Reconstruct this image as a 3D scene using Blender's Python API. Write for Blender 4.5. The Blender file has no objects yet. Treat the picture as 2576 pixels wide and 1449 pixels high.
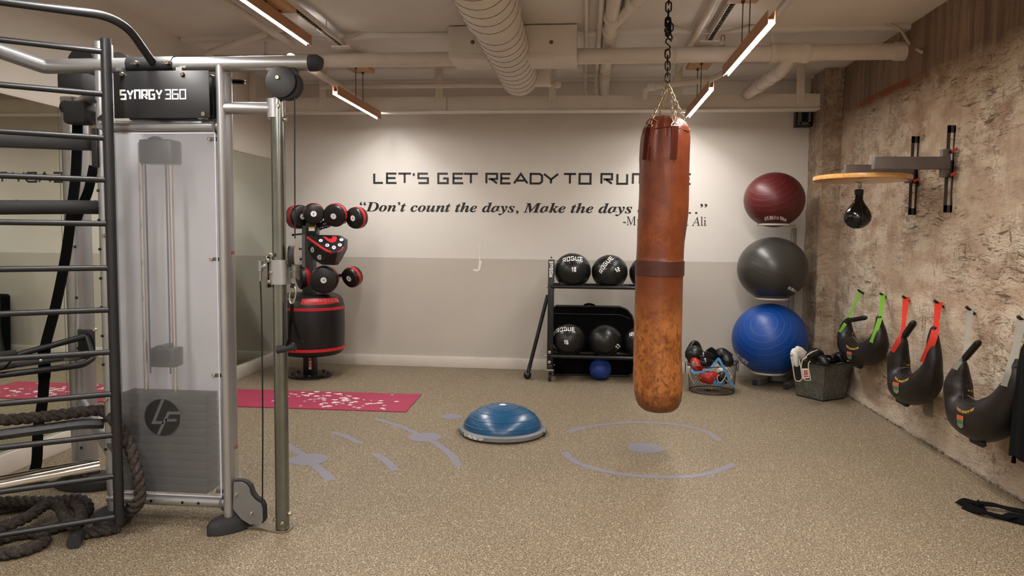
import bpy, bmesh, math, random
from mathutils import Vector, Matrix, Quaternion, noise
random.seed(7)
SC = bpy.context.scene
COL = SC.collection
PI = math.pi
def V(*a): return Vector(a[0] if len(a) == 1 else a)

# ---------------------------------------------------------------- camera
FPX, YAW, PIT, ROL, EYE = 1850.0, 0.09897, 0.07134, 0.01043, 1.5
_f = V(-math.sin(YAW)*math.cos(PIT), math.cos(YAW)*math.cos(PIT), -math.sin(PIT))
_r = V(math.cos(YAW), math.sin(YAW), 0)
_u = _r.cross(_f)
CR = math.cos(ROL)*_r + math.sin(ROL)*_u
CU = -math.sin(ROL)*_r + math.cos(ROL)*_u
CP = V(0, 0, EYE)
def ray(x, y): return _f + CR*((x-1288)/FPX) - CU*((y-724.5)/FPX)
def at(x, y, Y):                       # photo pixel -> point at room depth Y
    d = ray(x, y); return CP + d*(Y/d.y)
def fl(x, y, z=0.0):                   # photo pixel -> point at height z
    d = ray(x, y); return CP + d*((z-EYE)/d.z)
def sx(x, y, X):                       # photo pixel -> point on plane X
    d = ray(x, y); return CP + d*(X/d.x)
cam = bpy.data.cameras.new('camera')
cam.sensor_width = 36; cam.sensor_fit = 'HORIZONTAL'; cam.lens = 36*FPX/2576
cam.clip_start = 0.05; cam.clip_end = 100
cam_o = bpy.data.objects.new('camera', cam); COL.objects.link(cam_o)
m = Matrix((CR, CU, -_f)).transposed().to_4x4(); m.translation = CP
cam_o.matrix_world = m
SC.camera = cam_o

# ---------------------------------------------------------------- room numbers
YB, XL, XR, ZC, YF = 8.15, -3.55, 2.53, 3.19, -2.2

# ---------------------------------------------------------------- materials
def lin(h):
    h = h.lstrip('#'); o = []
    for i in (0, 2, 4):
        c = int(h[i:i+2], 16)/255
        o.append(c/12.92 if c <= .04045 else ((c+.055)/1.055)**2.4)
    return (*o, 1)
MATS = {}
class NT:
    def __init__(s, name):
        s.m = bpy.data.materials.new(name); s.m.use_nodes = True
        s.t = s.m.node_tree; s.n = s.t.nodes; s.n.clear()
        s.out = s.n.new('ShaderNodeOutputMaterial')
    def node(s, typ, **kw):
        n = s.n.new('ShaderNode'+typ)
        for k, v in kw.items():
            if k.startswith('i_'): s.set(n, k[2:].replace('_', ' '), v)
            else: setattr(n, k, v)
        return n
    def set(s, n, k, v):
        sock = n.inputs[int(k)] if k.isdigit() else n.inputs[k]
        if hasattr(v, 'is_linked') or v.__class__.__name__.startswith('NodeSocket'): s.t.links.new(v, sock)
        else: sock.default_value = v
    def link(s, a, b): s.t.links.new(a, b)
    def pos(s, scale=(1, 1, 1), obj=False):
        src = s.node('TexCoord').outputs['Object'] if obj else s.node('NewGeometry').outputs['Position']
        mp = s.node('Mapping'); s.link(src, mp.inputs['Vector']); mp.inputs['Scale'].default_value = scale
        return mp.outputs['Vector']
    def noise(s, vec, scale, detail=3, rough=.55, dist=0):
        n = s.node('TexNoise'); s.link(vec, n.inputs['Vector'])
        n.inputs['Scale'].default_value = scale; n.inputs['Detail'].default_value = detail
        n.inputs['Roughness'].default_value = rough; n.inputs['Distortion'].default_value = dist
        return n.outputs['Fac']
    def ramp(s, fac, stops, interp='LINEAR'):
        n = s.node('ValToRGB'); s.link(fac, n.inputs['Fac']); e = n.color_ramp.elements
        n.color_ramp.interpolation = interp
        while len(e) > 1: e.remove(e[-1])
        e[0].position, e[0].color = stops[0][0], C4(stops[0][1])
        for p, c in stops[1:]:
            k = e.new(p); k.color = C4(c)
        return n.outputs['Color']
    def mix(s, fac, a, b, mode='MIX'):
        n = s.node('MixRGB', blend_type=mode)
        for k, v in (('Fac', fac), ('Color1', a), ('Color2', b)):
            if isinstance(v, str): v = lin(v)
            if isinstance(v, (float, int)) and k != 'Fac': v = (v, v, v, 1)
            s.set(n, k, v)
        return n.outputs['Color']
    def math(s, op, a, b=0.0, c=None):
        n = s.node('Math', operation=op); s.set(n, '0', a); s.set(n, '1', b)
        if c is not None: s.set(n, '2', c)
        return n.outputs[0]
    def sep(s, vec):
        n = s.node('SeparateXYZ'); s.link(vec, n.inputs[0]); return n.outputs
    def bump(s, h, strength=.3, dist=.002, normal=None):
        n = s.node('Bump'); s.link(h, n.inputs['Height'])
        n.inputs['Strength'].default_value = strength; n.inputs['Distance'].default_value = dist
        if normal is not None: s.link(normal, n.inputs['Normal'])
        return n.outputs['Normal']
    def bsdf(s, color, rough=.5, metal=0, normal=None, spec=None, coat=0, sheen=0):
        b = s.node('BsdfPrincipled')
        s.set(b, 'Base Color', lin(color) if isinstance(color, str) else color)
        s.set(b, 'Roughness', rough); s.set(b, 'Metallic', metal)
        if normal is not None: s.link(normal, b.inputs['Normal'])
        if spec is not None: s.set(b, 'Specular IOR Level', spec)
        if coat: s.set(b, 'Coat Weight', coat); s.set(b, 'Coat Roughness', .15)
        if sheen: s.set(b, 'Sheen Weight', sheen)
        s.link(b.outputs[0], s.out.inputs['Surface']); return b
def C4(c):
    if isinstance(c, str): return lin(c)
    if isinstance(c, (float, int)): return (c, c, c, 1)
    return c
def M(name, color=None, rough=.5, metal=0, var=.08, vscale=6, bscale=0, bstr=.2, bdist=.001, spec=None, coat=0, sheen=0, rvar=0):
    if name in MATS: return MATS[name]
    t = NT(name); p = t.pos(obj=False)
    n = t.noise(p, vscale, 4)
    c = lin(color)
    lo = tuple(max(0, x*(1-var)) for x in c[:3])+(1,); hi = tuple(min(1, x*(1+var)) for x in c[:3])+(1,)
    colr = t.ramp(n, [(.3, lo), (.7, hi)])
    nor = None
    if bscale: nor = t.bump(t.noise(p, bscale, 3), bstr, bdist)
    rg = rough
    if rvar: rg = t.math('MULTIPLY_ADD', t.noise(p, vscale*3, 4), rvar*2, rough-rvar)
    t.bsdf(colr, rg, metal, nor, spec, coat, sheen)
    MATS[name] = t.m; return t.m

# ---------------------------------------------------------------- mesh collector
def frame_of(d, up=None):
    d = d.normalized()
    u = V(0, 0, 1) if up is None else up
    if abs(d.dot(u)) > .98: u = V(1, 0, 0) if abs(d.x) < .9 else V(0, 1, 0)
    a = u.cross(d).normalized(); b = d.cross(a)
    return a, b, d
class MB:
    def __init__(s): s.v = []; s.f = []; s.mi = []; s.cur = 0
    def add(s, vs, fs):
        o = len(s.v); s.v += [V(x) for x in vs]
        for f in fs: s.f.append([i+o for i in f]); s.mi.append(s.cur)
        return s
    def box(s, c, size, rot=None, bevel=0.0, seg=2):
        bm = bmesh.new(); bmesh.ops.create_cube(bm, size=1)
        for v in bm.verts: v.co = V(v.co.x*size[0], v.co.y*size[1], v.co.z*size[2])
        if bevel: bmesh.ops.bevel(bm, geom=bm.edges[:], offset=min(bevel, min(size)*.49), segments=seg, profile=.5, affect='EDGES')
        R = rot if rot is not None else Matrix.Identity(3)
        bm.verts.index_update()
        s.add([R @ v.co + V(c) for v in bm.verts], [[v.index for v in f.verts] for f in bm.faces]); bm.free(); return s
    def bar(s, a, b, w, h, up=None, bevel=0.0):        # box along a-b
        a, b = V(a), V(b); x, y, z = frame_of(b-a, up)
        return s.box((a+b)/2, (w, h, (b-a).length), Matrix((x, y, z)).transposed(), bevel)
    def tube(s, pts, r, seg=14, caps=True, closed=False, flat=1.0, up=None, power=1.0, twist=None, shape=None):
        pts = [V(p) for p in pts]; n = len(pts)
        rs = r if isinstance(r, (list, tuple)) else [r]*n
        vs = []; prev = None
        for i, p in enumerate(pts):
            if closed: d = pts[(i+1) % n]-pts[i-1]
            else: d = pts[min(i+1, n-1)]-pts[max(i-1, 0)]
            if prev is None: a, b, d = frame_of(d, up)
            else:
                d = d.normalized(); a = prev - d*prev.dot(d)
                if a.length < 1e-6: a = frame_of(d)[0]
                a.normalize(); b = d.cross(a)
            prev = a
            tw = twist[i] if twist else 0
            for k in range(seg):
                t = 2*PI*k/seg; m = 1 if shape is None else shape(t)
                cx, sy = math.cos(t+tw), math.sin(t+tw)
                if power != 1.0:
                    cx = math.copysign(abs(cx)**power, cx); sy = math.copysign(abs(sy)**power, sy)
                vs.append(p + a*(cx*rs[i]*m) + b*(sy*rs[i]*flat*m))
        fs = []
        for i in range(n if closed else n-1):
            j = (i+1) % n
            for k in range(seg):
                k2 = (k+1) % seg
                fs.append([i*seg+k, i*seg+k2, j*seg+k2, j*seg+k])
        if caps and not closed:
            fs.append(list(range(seg))[::-1]); fs.append([(n-1)*seg+k for k in range(seg)])
        return s.add(vs, fs)
    def cyl(s, a, b, r, r2=None, seg=24): return s.tube([a, b], [r, r if r2 is None else r2], seg)
    def lathe(s, prof, o, axis=(0, 0, 1), seg=32, up=None, sq=(1, 1)):
        x, y, z = frame_of(V(axis), up); o = V(o); vs = []; fs = []
        for (r, h) in prof:
            for k in range(seg):
                t = 2*PI*k/seg
                vs.append(o + x*(r*math.cos(t)*sq[0]) + y*(r*math.sin(t)*sq[1]) + z*h)
        for i in range(len(prof)-1):
            for k in range(seg):
                k2 = (k+1) % seg; fs.append([i*seg+k, i*seg+k2, (i+1)*seg+k2, (i+1)*seg+k])
        fs.append(list(range(seg))[::-1]); fs.append([(len(prof)-1)*seg+k for k in range(seg)])
        return s.add(vs, fs)
    def ball(s, c, r, sc=(1, 1, 1), rot=None, su=40, sv=24, fn=None):
        vs = []; fs = []; c = V(c)
        R = rot if rot is not None else Matrix.Identity(3)
        for i in range(sv+1):
            ph = PI*i/sv
            for k in range(su):
                t = 2*PI*k/su; d = V(math.sin(ph)*math.cos(t), math.sin(ph)*math.sin(t), math.cos(ph))
                q = r if fn is None else r*fn(d)
                vs.append(c + R @ V(d.x*q*sc[0], d.y*q*sc[1], d.z*q*sc[2]))
        for i in range(sv):
            for k in range(su):
                k2 = (k+1) % su; a, b, e, g = i*su+k, (i+1)*su+k, (i+1)*su+k2, i*su+k2
                fs.append([a, b, e] if i == 0 else ([a, b, g] if i == sv-1 else [a, b, e, g]))
        return s.add(vs, fs)
    def prism(s, poly, o, ux, uy, depth, holes=None):   # polygon (2d) extruded along ux x uy
        o, ux, uy = V(o), V(ux), V(uy); n = ux.cross(uy).normalized()
        a = [o+ux*x+uy*y for x, y in poly]; b = [p+n*depth for p in a]; k = len(a)
        fs = [list(range(k))[::-1], [k+i for i in range(k)]]
        fs += [[i, (i+1) % k, k+(i+1) % k, k+i] for i in range(k)]
        return s.add(a+b, fs)
    def strip(s, pts, widths, w, t):     # flat strap through pts, widths = direction(s) of its width
        pts = [V(p) for p in pts]; n = len(pts)
        W = widths if isinstance(widths, list) else [widths]*n
        ws = w if isinstance(w, (list, tuple)) else [w]*n
        vs = []
        for i, p in enumerate(pts):
            d = (pts[min(i+1, n-1)]-pts[max(i-1, 0)]).normalized()
            a = V(W[i]); a = (a-d*a.dot(d)).normalized(); b = d.cross(a)
            for (su, sv) in ((-1, -1), (1, -1), (1, 1), (-1, 1)): vs.append(p+a*(su*ws[i]/2)+b*(sv*t/2))
        fs = []
        for i in range(n-1):
            for k in range(4): fs.append([i*4+k, i*4+(k+1) % 4, i*4+4+(k+1) % 4, i*4+4+k])
        fs += [[3, 2, 1, 0], [4*n-4, 4*n-3, 4*n-2, 4*n-1]]
        return s.add(vs, fs)
    def xf(s, fn): s.v = [V(fn(p)) for p in s.v]; return s

ORG = {}
def build(name, mb, mats, origin, parent=None, sharp=40):
    me = bpy.data.meshes.new(name)
    me.from_pydata([tuple(p-origin) for p in mb.v], [], mb.f)
    for mt in (mats if isinstance(mats, (list, tuple)) else [mats]): me.materials.append(mt)
    me.polygons.foreach_set('material_index', mb.mi)
    me.polygons.foreach_set('use_smooth', [True]*len(mb.f))
    me.update(); me.set_sharp_from_angle(angle=math.radians(sharp))
    o = bpy.data.objects.new(name, me); COL.objects.link(o)
    if parent is None: o.location = origin
    else: o.parent = parent
    ORG[o.name] = V(origin); return o
def tag(o, label=None, cat=None, group=None, kind=None):
    if label: o['label'] = label
    if cat: o['category'] = cat
    if group: o['group'] = group
    if kind: o['kind'] = kind
    return o
def thing(name, label, cat, loc, group=None):
    o = bpy.data.objects.new(name, None); COL.objects.link(o); o.location = loc; o.empty_display_size = .1
    ORG[o.name] = V(loc); return tag(o, label, cat, group)
SPLIT = {'panel_bolts': 'panel_bolt', 'plate_bolts': 'plate_bolt', 'clamp_bolts': 'clamp_bolt', 'clamp_slots': 'clamp_slot', 'rack_bolts': 'rack_bolt', 'guard_bolts': 'guard_bolt', 'carriage_bolts': 'carriage_bolt', 'post_bolts': 'post_bolt', 'base_bolts': 'base_bolt', 'rail_bolts': 'rail_bolt', 'bracket_bolts': 'bracket_bolt', 'panel_tabs': 'panel_tab', 'post_holes': 'post_hole', 'peg_holes': 'peg_hole', 'guide_rods': 'guide_rod', 'lifting_cables': 'lifting_cable', 'inner_pulleys': 'inner_pulley', 'weld_collar': 'weld_collar', 'plate_clips': 'plate_clip', 'clamp_lever': 'clamp_lever', 'clamp_knob': 'clamp_knob', 'corner_seam': 'corner_seam', 'number_disc': 'number_disc', 'weight_stack': 'weight_plate', 'panel_seams': 'panel_seam', 'label_print': None}
def pieces(mb):                          # connected pieces of a mesh collector
    par = list(range(len(mb.v)))
    def find(i):
        while par[i] != i: par[i] = par[par[i]]; i = par[i]
        return i
    for f in mb.f:
        for j in f[1:]: par[find(j)] = find(f[0])
    isl = {}
    for f in mb.f: isl.setdefault(find(f[0]), []).append(f)
    res = []
    for fs in isl.values():
        m_ = MB(); ix = sorted({i for f in fs for i in f}); mp = {v: k for k, v in enumerate(ix)}; m_.add([mb.v[i] for i in ix], [[mp[i] for i in f] for f in fs]); res.append(m_)
    return res
def part(name, mb, mats, parent, label=None, sharp=40):
    if SPLIT.get(name):
        for m_ in pieces(mb): o = build(SPLIT[name], m_, mats, ORG[parent.name], parent, sharp)
        return o
    o = build(name, mb, mats, ORG[parent.name], parent, sharp)
    if label: o['label'] = label
    return o
def single(name, mb, mats, label, cat, group=None, loc=None, sharp=40):
    if loc is None:
        lo = [min(p[i] for p in mb.v) for i in range(3)]; hi = [max(p[i] for p in mb.v) for i in range(3)]
        loc = V((lo[0]+hi[0])/2, (lo[1]+hi[1])/2, lo[2])
    return tag(build(name, mb, mats, V(loc), None, sharp), label, cat, group)
def struct(name, mb, mats, sharp=40):
    return tag(build(name, mb, mats, V(0, 0, 0), None, sharp), kind='structure')

def arc(c, ux, uy, r, a0, a1, n=12):
    return [V(c)+V(ux)*(r*math.cos(a0+(a1-a0)*i/n))+V(uy)*(r*math.sin(a0+(a1-a0)*i/n)) for i in range(n+1)]
def bez(pts, n=10):                      # Catmull-Rom through points
    P = [V(p) for p in pts]; out = []
    for i in range(len(P)-1):
        p0, p1, p2, p3 = P[max(i-1, 0)], P[i], P[i+1], P[min(i+2, len(P)-1)]
        for k in range(n):
            t = k/n
            out.append(.5*((2*p1)+(p2-p0)*t+(2*p0-5*p1+4*p2-p3)*t*t+(3*p1-p0-3*p2+p3)*t**3))
    return out+[P[-1]]
def fillet(pts, r, n=6):                 # polyline with rounded corners
    P = [V(p) for p in pts]; out = [P[0]]
    for i in range(1, len(P)-1):
        a, b, c = P[i-1], P[i], P[i+1]
        d1, d2 = (a-b), (c-b); q = min(r, d1.length*.49, d2.length*.49)
        s, e = b+d1.normalized()*q, b+d2.normalized()*q
        for k in range(n+1):
            t = k/n; out.append(s*(1-t)**2+b*2*t*(1-t)+e*t*t)
    return out+[P[-1]]
def bolt(mb, p, d, r=.008, h=.008, seg=10):
    p, d = V(p), V(d).normalized()
    mb.lathe([(r, 0), (r, h*.6), (r*.75, h), (r*.45, h), (r*.4, h*.55)], p, d, seg)

# ---------------------------------------------------------------- lettering
# stroke alphabet in a unit box; lists of polylines
GL = {
 'L': [[(0, 1), (0, 0), (1, 0)]], 'E': [[(1, 1), (0, 1), (0, 0), (1, 0)], [(0, .52), (.9, .52)]],
 'T': [[(-.05, 1), (1.05, 1)], [(.5, 1), (.5, 0)]], "'": [[(.5, 1.05), (.35, .75)]],
 'S': [[(1, 1), (0, 1), (0, .52), (1, .52), (1, 0), (0, 0)]],
 'G': [[(1, 1), (0, 1), (0, 0), (1, 0), (1, .5), (.5, .5)]],
 'R': [[(0, 0), (0, 1), (1, 1), (1, .45), (.2, .45)], [(.45, .45), (1, 0)]],
 'A': [[(-.05, 0), (.5, 1), (1.05, 0)], [(.2, .3), (.8, .3)]],
 'D': [[(0, 1), (.8, 1), (1, .8), (1, .2), (.8, 0), (0, 0), (0, 1), (.1, 1)]],
 'Y': [[(-.05, 1), (.5, .42), (1.05, 1)], [(.5, .42), (.5, 0)]],
 'O': [[(.5, 1), (1, 1), (1, 0), (0, 0), (0, 1), (.5, 1)]], '0': [[(.5, 1), (1, 1), (1, 0), (0, 0), (0, 1), (.5, 1)]],
 'U': [[(0, 1), (0, 0), (1, 0), (1, 1)]], 'M': [[(0, 0), (0, 1), (1, 1), (1, 0)], [(.5, 1), (.5, 0)]],
 'B': [[(0, 0), (0, 1), (.9, 1), (.9, .52), (1, .48), (1, 0), (0, 0), (0, .1)], [(0, .52), (.9, .52)]],
 'N': [[(0, 0), (0, 1), (1, 1), (1, 0)]], 'X': [[(0, 0), (1, 1)], [(0, 1), (1, 0)]],
 'I': [[(.5, 0), (.5, 1)]], 'P': [[(0, 0), (0, 1), (1, 1), (1, .45), (0, .45)]], 'F': [[(1, 1), (0, 1), (0, 0)], [(0, .52), (.9, .52)]], '#': [[(.3, 0), (.3, 1)], [(.7, 0), (.7, 1)], [(0, .3), (1, .3)], [(0, .7), (1, .7)]], '1': [[(0, .78), (.75, 1), (.75, 0)]],
 '2': [[(0, 1), (1, 1), (1, .5), (0, .5), (0, 0), (1, 0)]], '3': [[(0, 1), (1, 1), (1, 0), (0, 0)], [(.2, .5), (1, .5)]],
 '6': [[(1, 1), (0, 1), (0, 0), (1, 0), (1, .52), (0, .52)]], '8': [[(0, 0), (0, 1), (1, 1), (1, 0), (0, 0), (0, .1)], [(0, .5), (1, .5)]],
 '5': [[(1, 1), (0, 1), (0, .52), (1, .52), (1, 0), (0, 0)]], '7': [[(0, 1), (1, 1), (.4, 0)]], '4': [[(.8, 0), (.8, 1), (0, .35), (1.1, .35)]],
 '9': [[(1, .5), (0, .5), (0, 1), (1, 1), (1, 0), (0, 0)]], 'W': [[(0, 1), (.25, 0), (.5, .8), (.75, 0), (1, 1)]],
}
def stroke_polys(pl, t):                 # mitred ribbon quads for a polyline
    n = len(pl); P = [V(x, y, 0) for x, y in pl]; L = []; R = []
    for i in range(n):
        d1 = (P[i]-P[i-1]).normalized() if i else None; d2 = (P[i+1]-P[i]).normalized() if i < n-1 else None
        if d1 is None: d1 = d2
        if d2 is None: d2 = d1
        n1, n2 = V(-d1.y, d1.x, 0), V(-d2.y, d2.x, 0); b = n1+n2
        b = n1 if b.length < 1e-4 else b.normalized()
        k = t/2/max(.35, b.dot(n1)); L.append(P[i]+b*k); R.append(P[i]-b*k)
    return [[L[i], R[i], R[i+1], L[i+1]] for i in range(n-1)]
def stroke_text(mb, text, place, h, w, gap, t, space=None, slant=0.0, spans=None):
    """place(x, y, z) maps lettering coordinates to the surface"""
    x = 0; sp = w*.7 if space is None else space
    for i, ch in enumerate(text):
        if ch == ' ': x += sp; continue
        if spans: x, w = spans[i]
        ww = (w*.35 if ch in "'I" else max(w*.5, t*2.3)) if ch in "1'I" and not spans else w
        for pl in GL.get(ch, []):
            q = [(x+t/2+px*(ww-t), t/2+py*(h-t)) for px, py in pl]
            for quad in stroke_polys(q, t):
                # split long quads so they follow curved surfaces
                a, b, c, d = quad; k = max(1, int((d-a).length/(h*.5)))
                for j in range(k):
                    f0, f1 = j/k, (j+1)/k
                    z = [a.lerp(d, f0), b.lerp(c, f0), b.lerp(c, f1), a.lerp(d, f1)]
                    for p in z: p.x += slant*p.y
                    lo = [place(p.x, p.y, 0) for p in z]; hi = [place(p.x, p.y, .0012) for p in z]
                    mb.add(hi+lo, [[3, 2, 1, 0], [4, 5, 6, 7], [0, 1, 5, 4], [1, 2, 6, 5], [2, 3, 7, 6], [3, 0, 4, 7]])
        x += ww+gap
    return x-gap
def text_width(text, w, gap, space=None):
    return sum((w*.7 if space is None else space) if c == ' ' else (w*.5 if c in "1'I" else w)+gap for c in text)-gap
def on_plane(o, ux, uy, n):
    o, ux, uy, n = V(o), V(ux).normalized(), V(uy).normalized(), V(n).normalized()
    return lambda x, y, z: o+ux*x+uy*y+n*z
def on_ball(c, r, n, up, rot=0.0, sc=(1, 1, 1)):
    """lettering wrapped round a ball: n = direction of the lettering's centre"""
    n = V(n).normalized(); up = V(up); u = up.cross(n).normalized(); v = n.cross(u)
    u, v = u*math.cos(rot)+v*math.sin(rot), v*math.cos(rot)-u*math.sin(rot)
    def g(x, y, z):
        d = Quaternion(v, x/r) @ (Quaternion(u, -y/r) @ n)
        q = d*(r+z+.0008); return V(c)+V(q.x*sc[0], q.y*sc[1], q.z*sc[2])
    return g
def serif(s, up, lo):
    o = ''
    for c in s:
        if c == 'h' and lo == 0x1D44E: o += '\u210e'
        elif 'A' <= c <= 'Z': o += chr(up+ord(c)-65)
        elif 'a' <= c <= 'z': o += chr(lo+ord(c)-97)
        else: o += c
    return o
def font_mesh(text, shear=0.0, offset=0.0, space=1.0, res=4):
    c = bpy.data.curves.new('lettering', 'FONT'); c.body = text; c.shear = shear; c.offset = offset; c.space_character = space; c.resolution_u = res
    o = bpy.data.objects.new('lettering', c); COL.objects.link(o); bpy.context.view_layer.update()
    me = bpy.data.meshes.new_from_object(o.evaluated_get(bpy.context.evaluated_depsgraph_get()))
    vs = [v.co.copy() for v in me.vertices]; fs = [list(p.vertices) for p in me.polygons]
    bpy.data.objects.remove(o); bpy.data.curves.remove(c); bpy.data.meshes.remove(me)
    return vs, fs
def font_text(mb, text, place, x0, x1, y0, ysc, **kw):   # fitted between x0 and x1; ysc = scale of one em in height
    vs, fs = font_mesh(text, **kw); lo = min(v.x for v in vs); hi = max(v.x for v in vs); k = (x1-x0)/(hi-lo)
    mb.add([place(x0+(v.x-lo)*k, y0+v.y*ysc, .001) for v in vs], fs)
# ---------------------------------------------------------------- shared materials
white_paint = M('white_wall_paint', '#ddd7cf', .55, var=.02, vscale=3, bscale=180, bstr=.08)
grey_paint = M('greige_wall_paint', '#c1b9ae', .5, var=.02, vscale=3, bscale=180, bstr=.08)
trim_paint = M('trim_paint', '#d8cfc4', .45, var=.03)
pipe_paint = M('painted_pipe', '#dcd3c8', .5, var=.05, vscale=8, bscale=60, bstr=.1)
beam_paint = M('painted_timber', '#ddd4c9', .55, var=.06, vscale=5, bscale=40, bstr=.2)
black_coat = M('black_powder_coat', '#1b1b1e', .38, var=.1, bscale=500, bstr=.05, spec=.5)
black_metal = M('black_painted_steel', '#131315', .33, var=.1, spec=.5)
black_rubber = M('black_rubber', '#232224', .75, var=.15, bscale=200, bstr=.2)
black_vinyl = M('black_vinyl', '#121113', .34, var=.15, vscale=12, bscale=25, bstr=.25, bdist=.004)
black_fabric = M('black_fabric', '#070708', .95, var=.2, bscale=300, bstr=.3, spec=.15)
red_vinyl = M('red_vinyl', '#c3202b', .4, var=.1, bscale=40, bstr=.2)
silver = M('silver_paint', '#a8a8aa', .34, metal=.75, var=.05)
galv = M('galvanised_tube', '#80837e', .2, metal=.95, var=.12, vscale=10, rvar=.06)
chrome = M('polished_chrome', '#d5d2cc', .08, metal=1, var=.02)
zinc = M('zinc_bolt', '#c2b9a8', .28, metal=1, var=.05)
alu = M('grey_aluminium', '#8f9092', .38, metal=.7, var=.05)
white_print = M('white_print', '#eeece8', .5, var=.01)
red_print = M('red_print', '#c8232c', .5, var=.02)
black_print = M('black_print', '#0b0b0b', .5, var=.02)
cable_black = M('cable_sheath', '#0c0c0d', .4, var=.05)

def floor_mat():
    t = NT('speckled_rubber_floor'); p = t.pos()
    big = t.noise(p, .9, 3); mid = t.noise(p, 125, 2, .6); fine = t.noise(p, 260, 2, .6)
    v = t.node('TexVoronoi'); t.link(p, v.inputs['Vector']); v.inputs['Scale'].default_value = 190
    chip = t.sep(v.outputs['Color'])[0]
    base = t.ramp(fine, [(.3, '#615645'), (.5, '#8c7c64'), (.68, '#ad9b80')])
    base = t.mix(t.ramp(chip, [(.86, 0.0), (.88, 1.0)]), base, '#c6b89f')
    dark = t.ramp(mid, [(.545, 0.0), (.6, 1.0)])
    base = t.mix(dark, base, '#2e2822')
    d2 = t.ramp(t.noise(p, 380, 1, .5), [(.6, 0.0), (.66, 1.0)])
    base = t.mix(d2, base, '#453b31')
    worn = t.ramp(big, [(.35, (.93, .92, .91, 1)), (.65, (1, 1, 1, 1))])
    base = t.mix(1.0, base, worn, 'MULTIPLY')
    t.bsdf(base, .62, 0, t.bump(fine, .12, .001), .35); return t.m
def concrete_mat(name, column=False):
    t = NT(name); p = t.pos(); s = t.sep(p); z = s[2]
    n1 = t.noise(p, 1.1, 5, .6); n2 = t.noise(p, 3.2, 5, .65, .4)
    warp = t.node('VectorMath', operation='ADD'); nz = t.node('TexNoise'); t.link(p, nz.inputs['Vector']); nz.inputs['Scale'].default_value = 2.2; nz.inputs['Detail'].default_value = 3
    wv = t.node('VectorMath', operation='SCALE'); t.link(nz.outputs['Color'], wv.inputs[0]); wv.inputs['Scale'].default_value = .12
    t.link(p, warp.inputs[0]); t.link(wv.outputs[0], warp.inputs[1])
    def warped(scale, det=4, ro=.65, di=0):
        mp = t.node('Mapping'); t.link(warp.outputs[0], mp.inputs['Vector']); mp.inputs['Scale'].default_value = scale
        return t.noise(mp.outputs['Vector'], 1.0, det, ro, di)
    def ridge(n, w, amt):       # thin broken line where the noise crosses its middle
        return t.ramp(t.math('ABSOLUTE', t.math('SUBTRACT', n, .5)), [(0.0, amt), (w*.4, amt), (w, 0.0)])
    scr = warped((3.4, 3.4, 8), 5, .62)                      # flat trowel drags
    scr2 = warped((5, 5, 26), 3, .6)
    fine = warped((26, 26, 50), 4, .7, .4)
    pits = t.noise(t.pos((17, 17, 24)), 1.0, 3, .75, 1.2)
    vert = t.noise(t.pos((13, 13, 1.1)), 1.0, 4, .7, .3)
    clus = t.noise(t.pos((1.3, 1.3, 2.2)), 1.0, 4, .6); clus2 = t.noise(t.pos((2.1, 2.1, 1.5)), 1.3, 4, .6)
    c = t.ramp(n2, [(.28, '#a08a74'), (.45, '#b5a08a'), (.6, '#c2af99'), (.75, '#cfc0ab')])
    c = t.mix(t.ramp(n1, [(.42, 0.0), (.60, .5)]), c, '#b59680')
    # smoother pale plaster left between the drag marks
    c = t.mix(t.math('MULTIPLY', t.ramp(scr, [(.45, 0.0), (.56, .9)]), t.ramp(clus2, [(.38, .25), (.55, 1.0)])), c, '#dacbb5')
    c = t.mix(t.ramp(scr, [(.30, .4), (.40, 0.0)]), c, '#8a7461')
    hs = warped((4.5, 4.5, 34), 3, .6); vs = warped((30, 30, 6.5), 3, .6)
    c = t.mix(t.math('MULTIPLY', t.ramp(hs, [(.60, 0.0), (.66, .85)]), t.ramp(clus, [(.45, 0.0), (.57, 1.0)])), c, '#65513f')
    c = t.mix(t.math('MULTIPLY', t.ramp(vs, [(.60, 0.0), (.67, .75)]), t.ramp(clus2, [(.47, 0.0), (.58, 1.0)])), c, '#6d5947')
    c = t.mix(t.math('MULTIPLY', ridge(scr2, .018, .7), t.ramp(clus, [(.46, 0.0), (.58, 1.0)])), c, '#483a30')
    c = t.mix(t.math('MULTIPLY', ridge(fine, .05, .55), t.ramp(clus2, [(.48, 0.0), (.62, 1.0)])), c, '#6a5848')
    c = t.mix(t.math('MULTIPLY', t.ramp(vert, [(.54, 0.0), (.66, .45)]), t.ramp(clus, [(.46, 1.0), (.6, 0.0)])), c, '#96826f')
    c = t.mix(t.ramp(pits, [(.71, 0.0), (.75, .8)]), c, '#4d4036')
    # board-formed upper part: dark, streaked upright
    st = t.noise(t.pos((9, 9, .55)), 1.0, 6, .75, .3); st2 = t.noise(t.pos((32, 32, 1.2)), 1.0, 3, .7)
    up = t.ramp(st, [(.3, '#665449'), (.5, '#86705f'), (.7, '#a8917b')])
    up = t.mix(t.ramp(st2, [(.55, 0.0), (.7, .6)]), up, '#5a4b41')
    wob = t.math('MULTIPLY_ADD', n2, .25, -.125)
    zz = t.math('ADD', z, wob)
    if column:
        mk = t.ramp(t.math('ADD', zz, t.math('MULTIPLY', st, .9)), [(.0, .25), (.01, .25)])
        mk2 = t.ramp(t.math('DIVIDE', zz, 4.0), [(.28, .35), (.62, .8), (.7, .95)])
        agg = t.ramp(t.noise(p, 16, 4, .7, 1.5), [(.42, 0.0), (.6, 1.0)])
        c = t.mix(t.math('MULTIPLY', mk2, t.math('MULTIPLY_ADD', agg, .6, .4)), c, up)
    else:
        mk = t.ramp(t.math('SUBTRACT', zz, 2.2), [(.44, 0.0), (.56, 1.0)])
        c = t.mix(mk, c, up)
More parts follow.
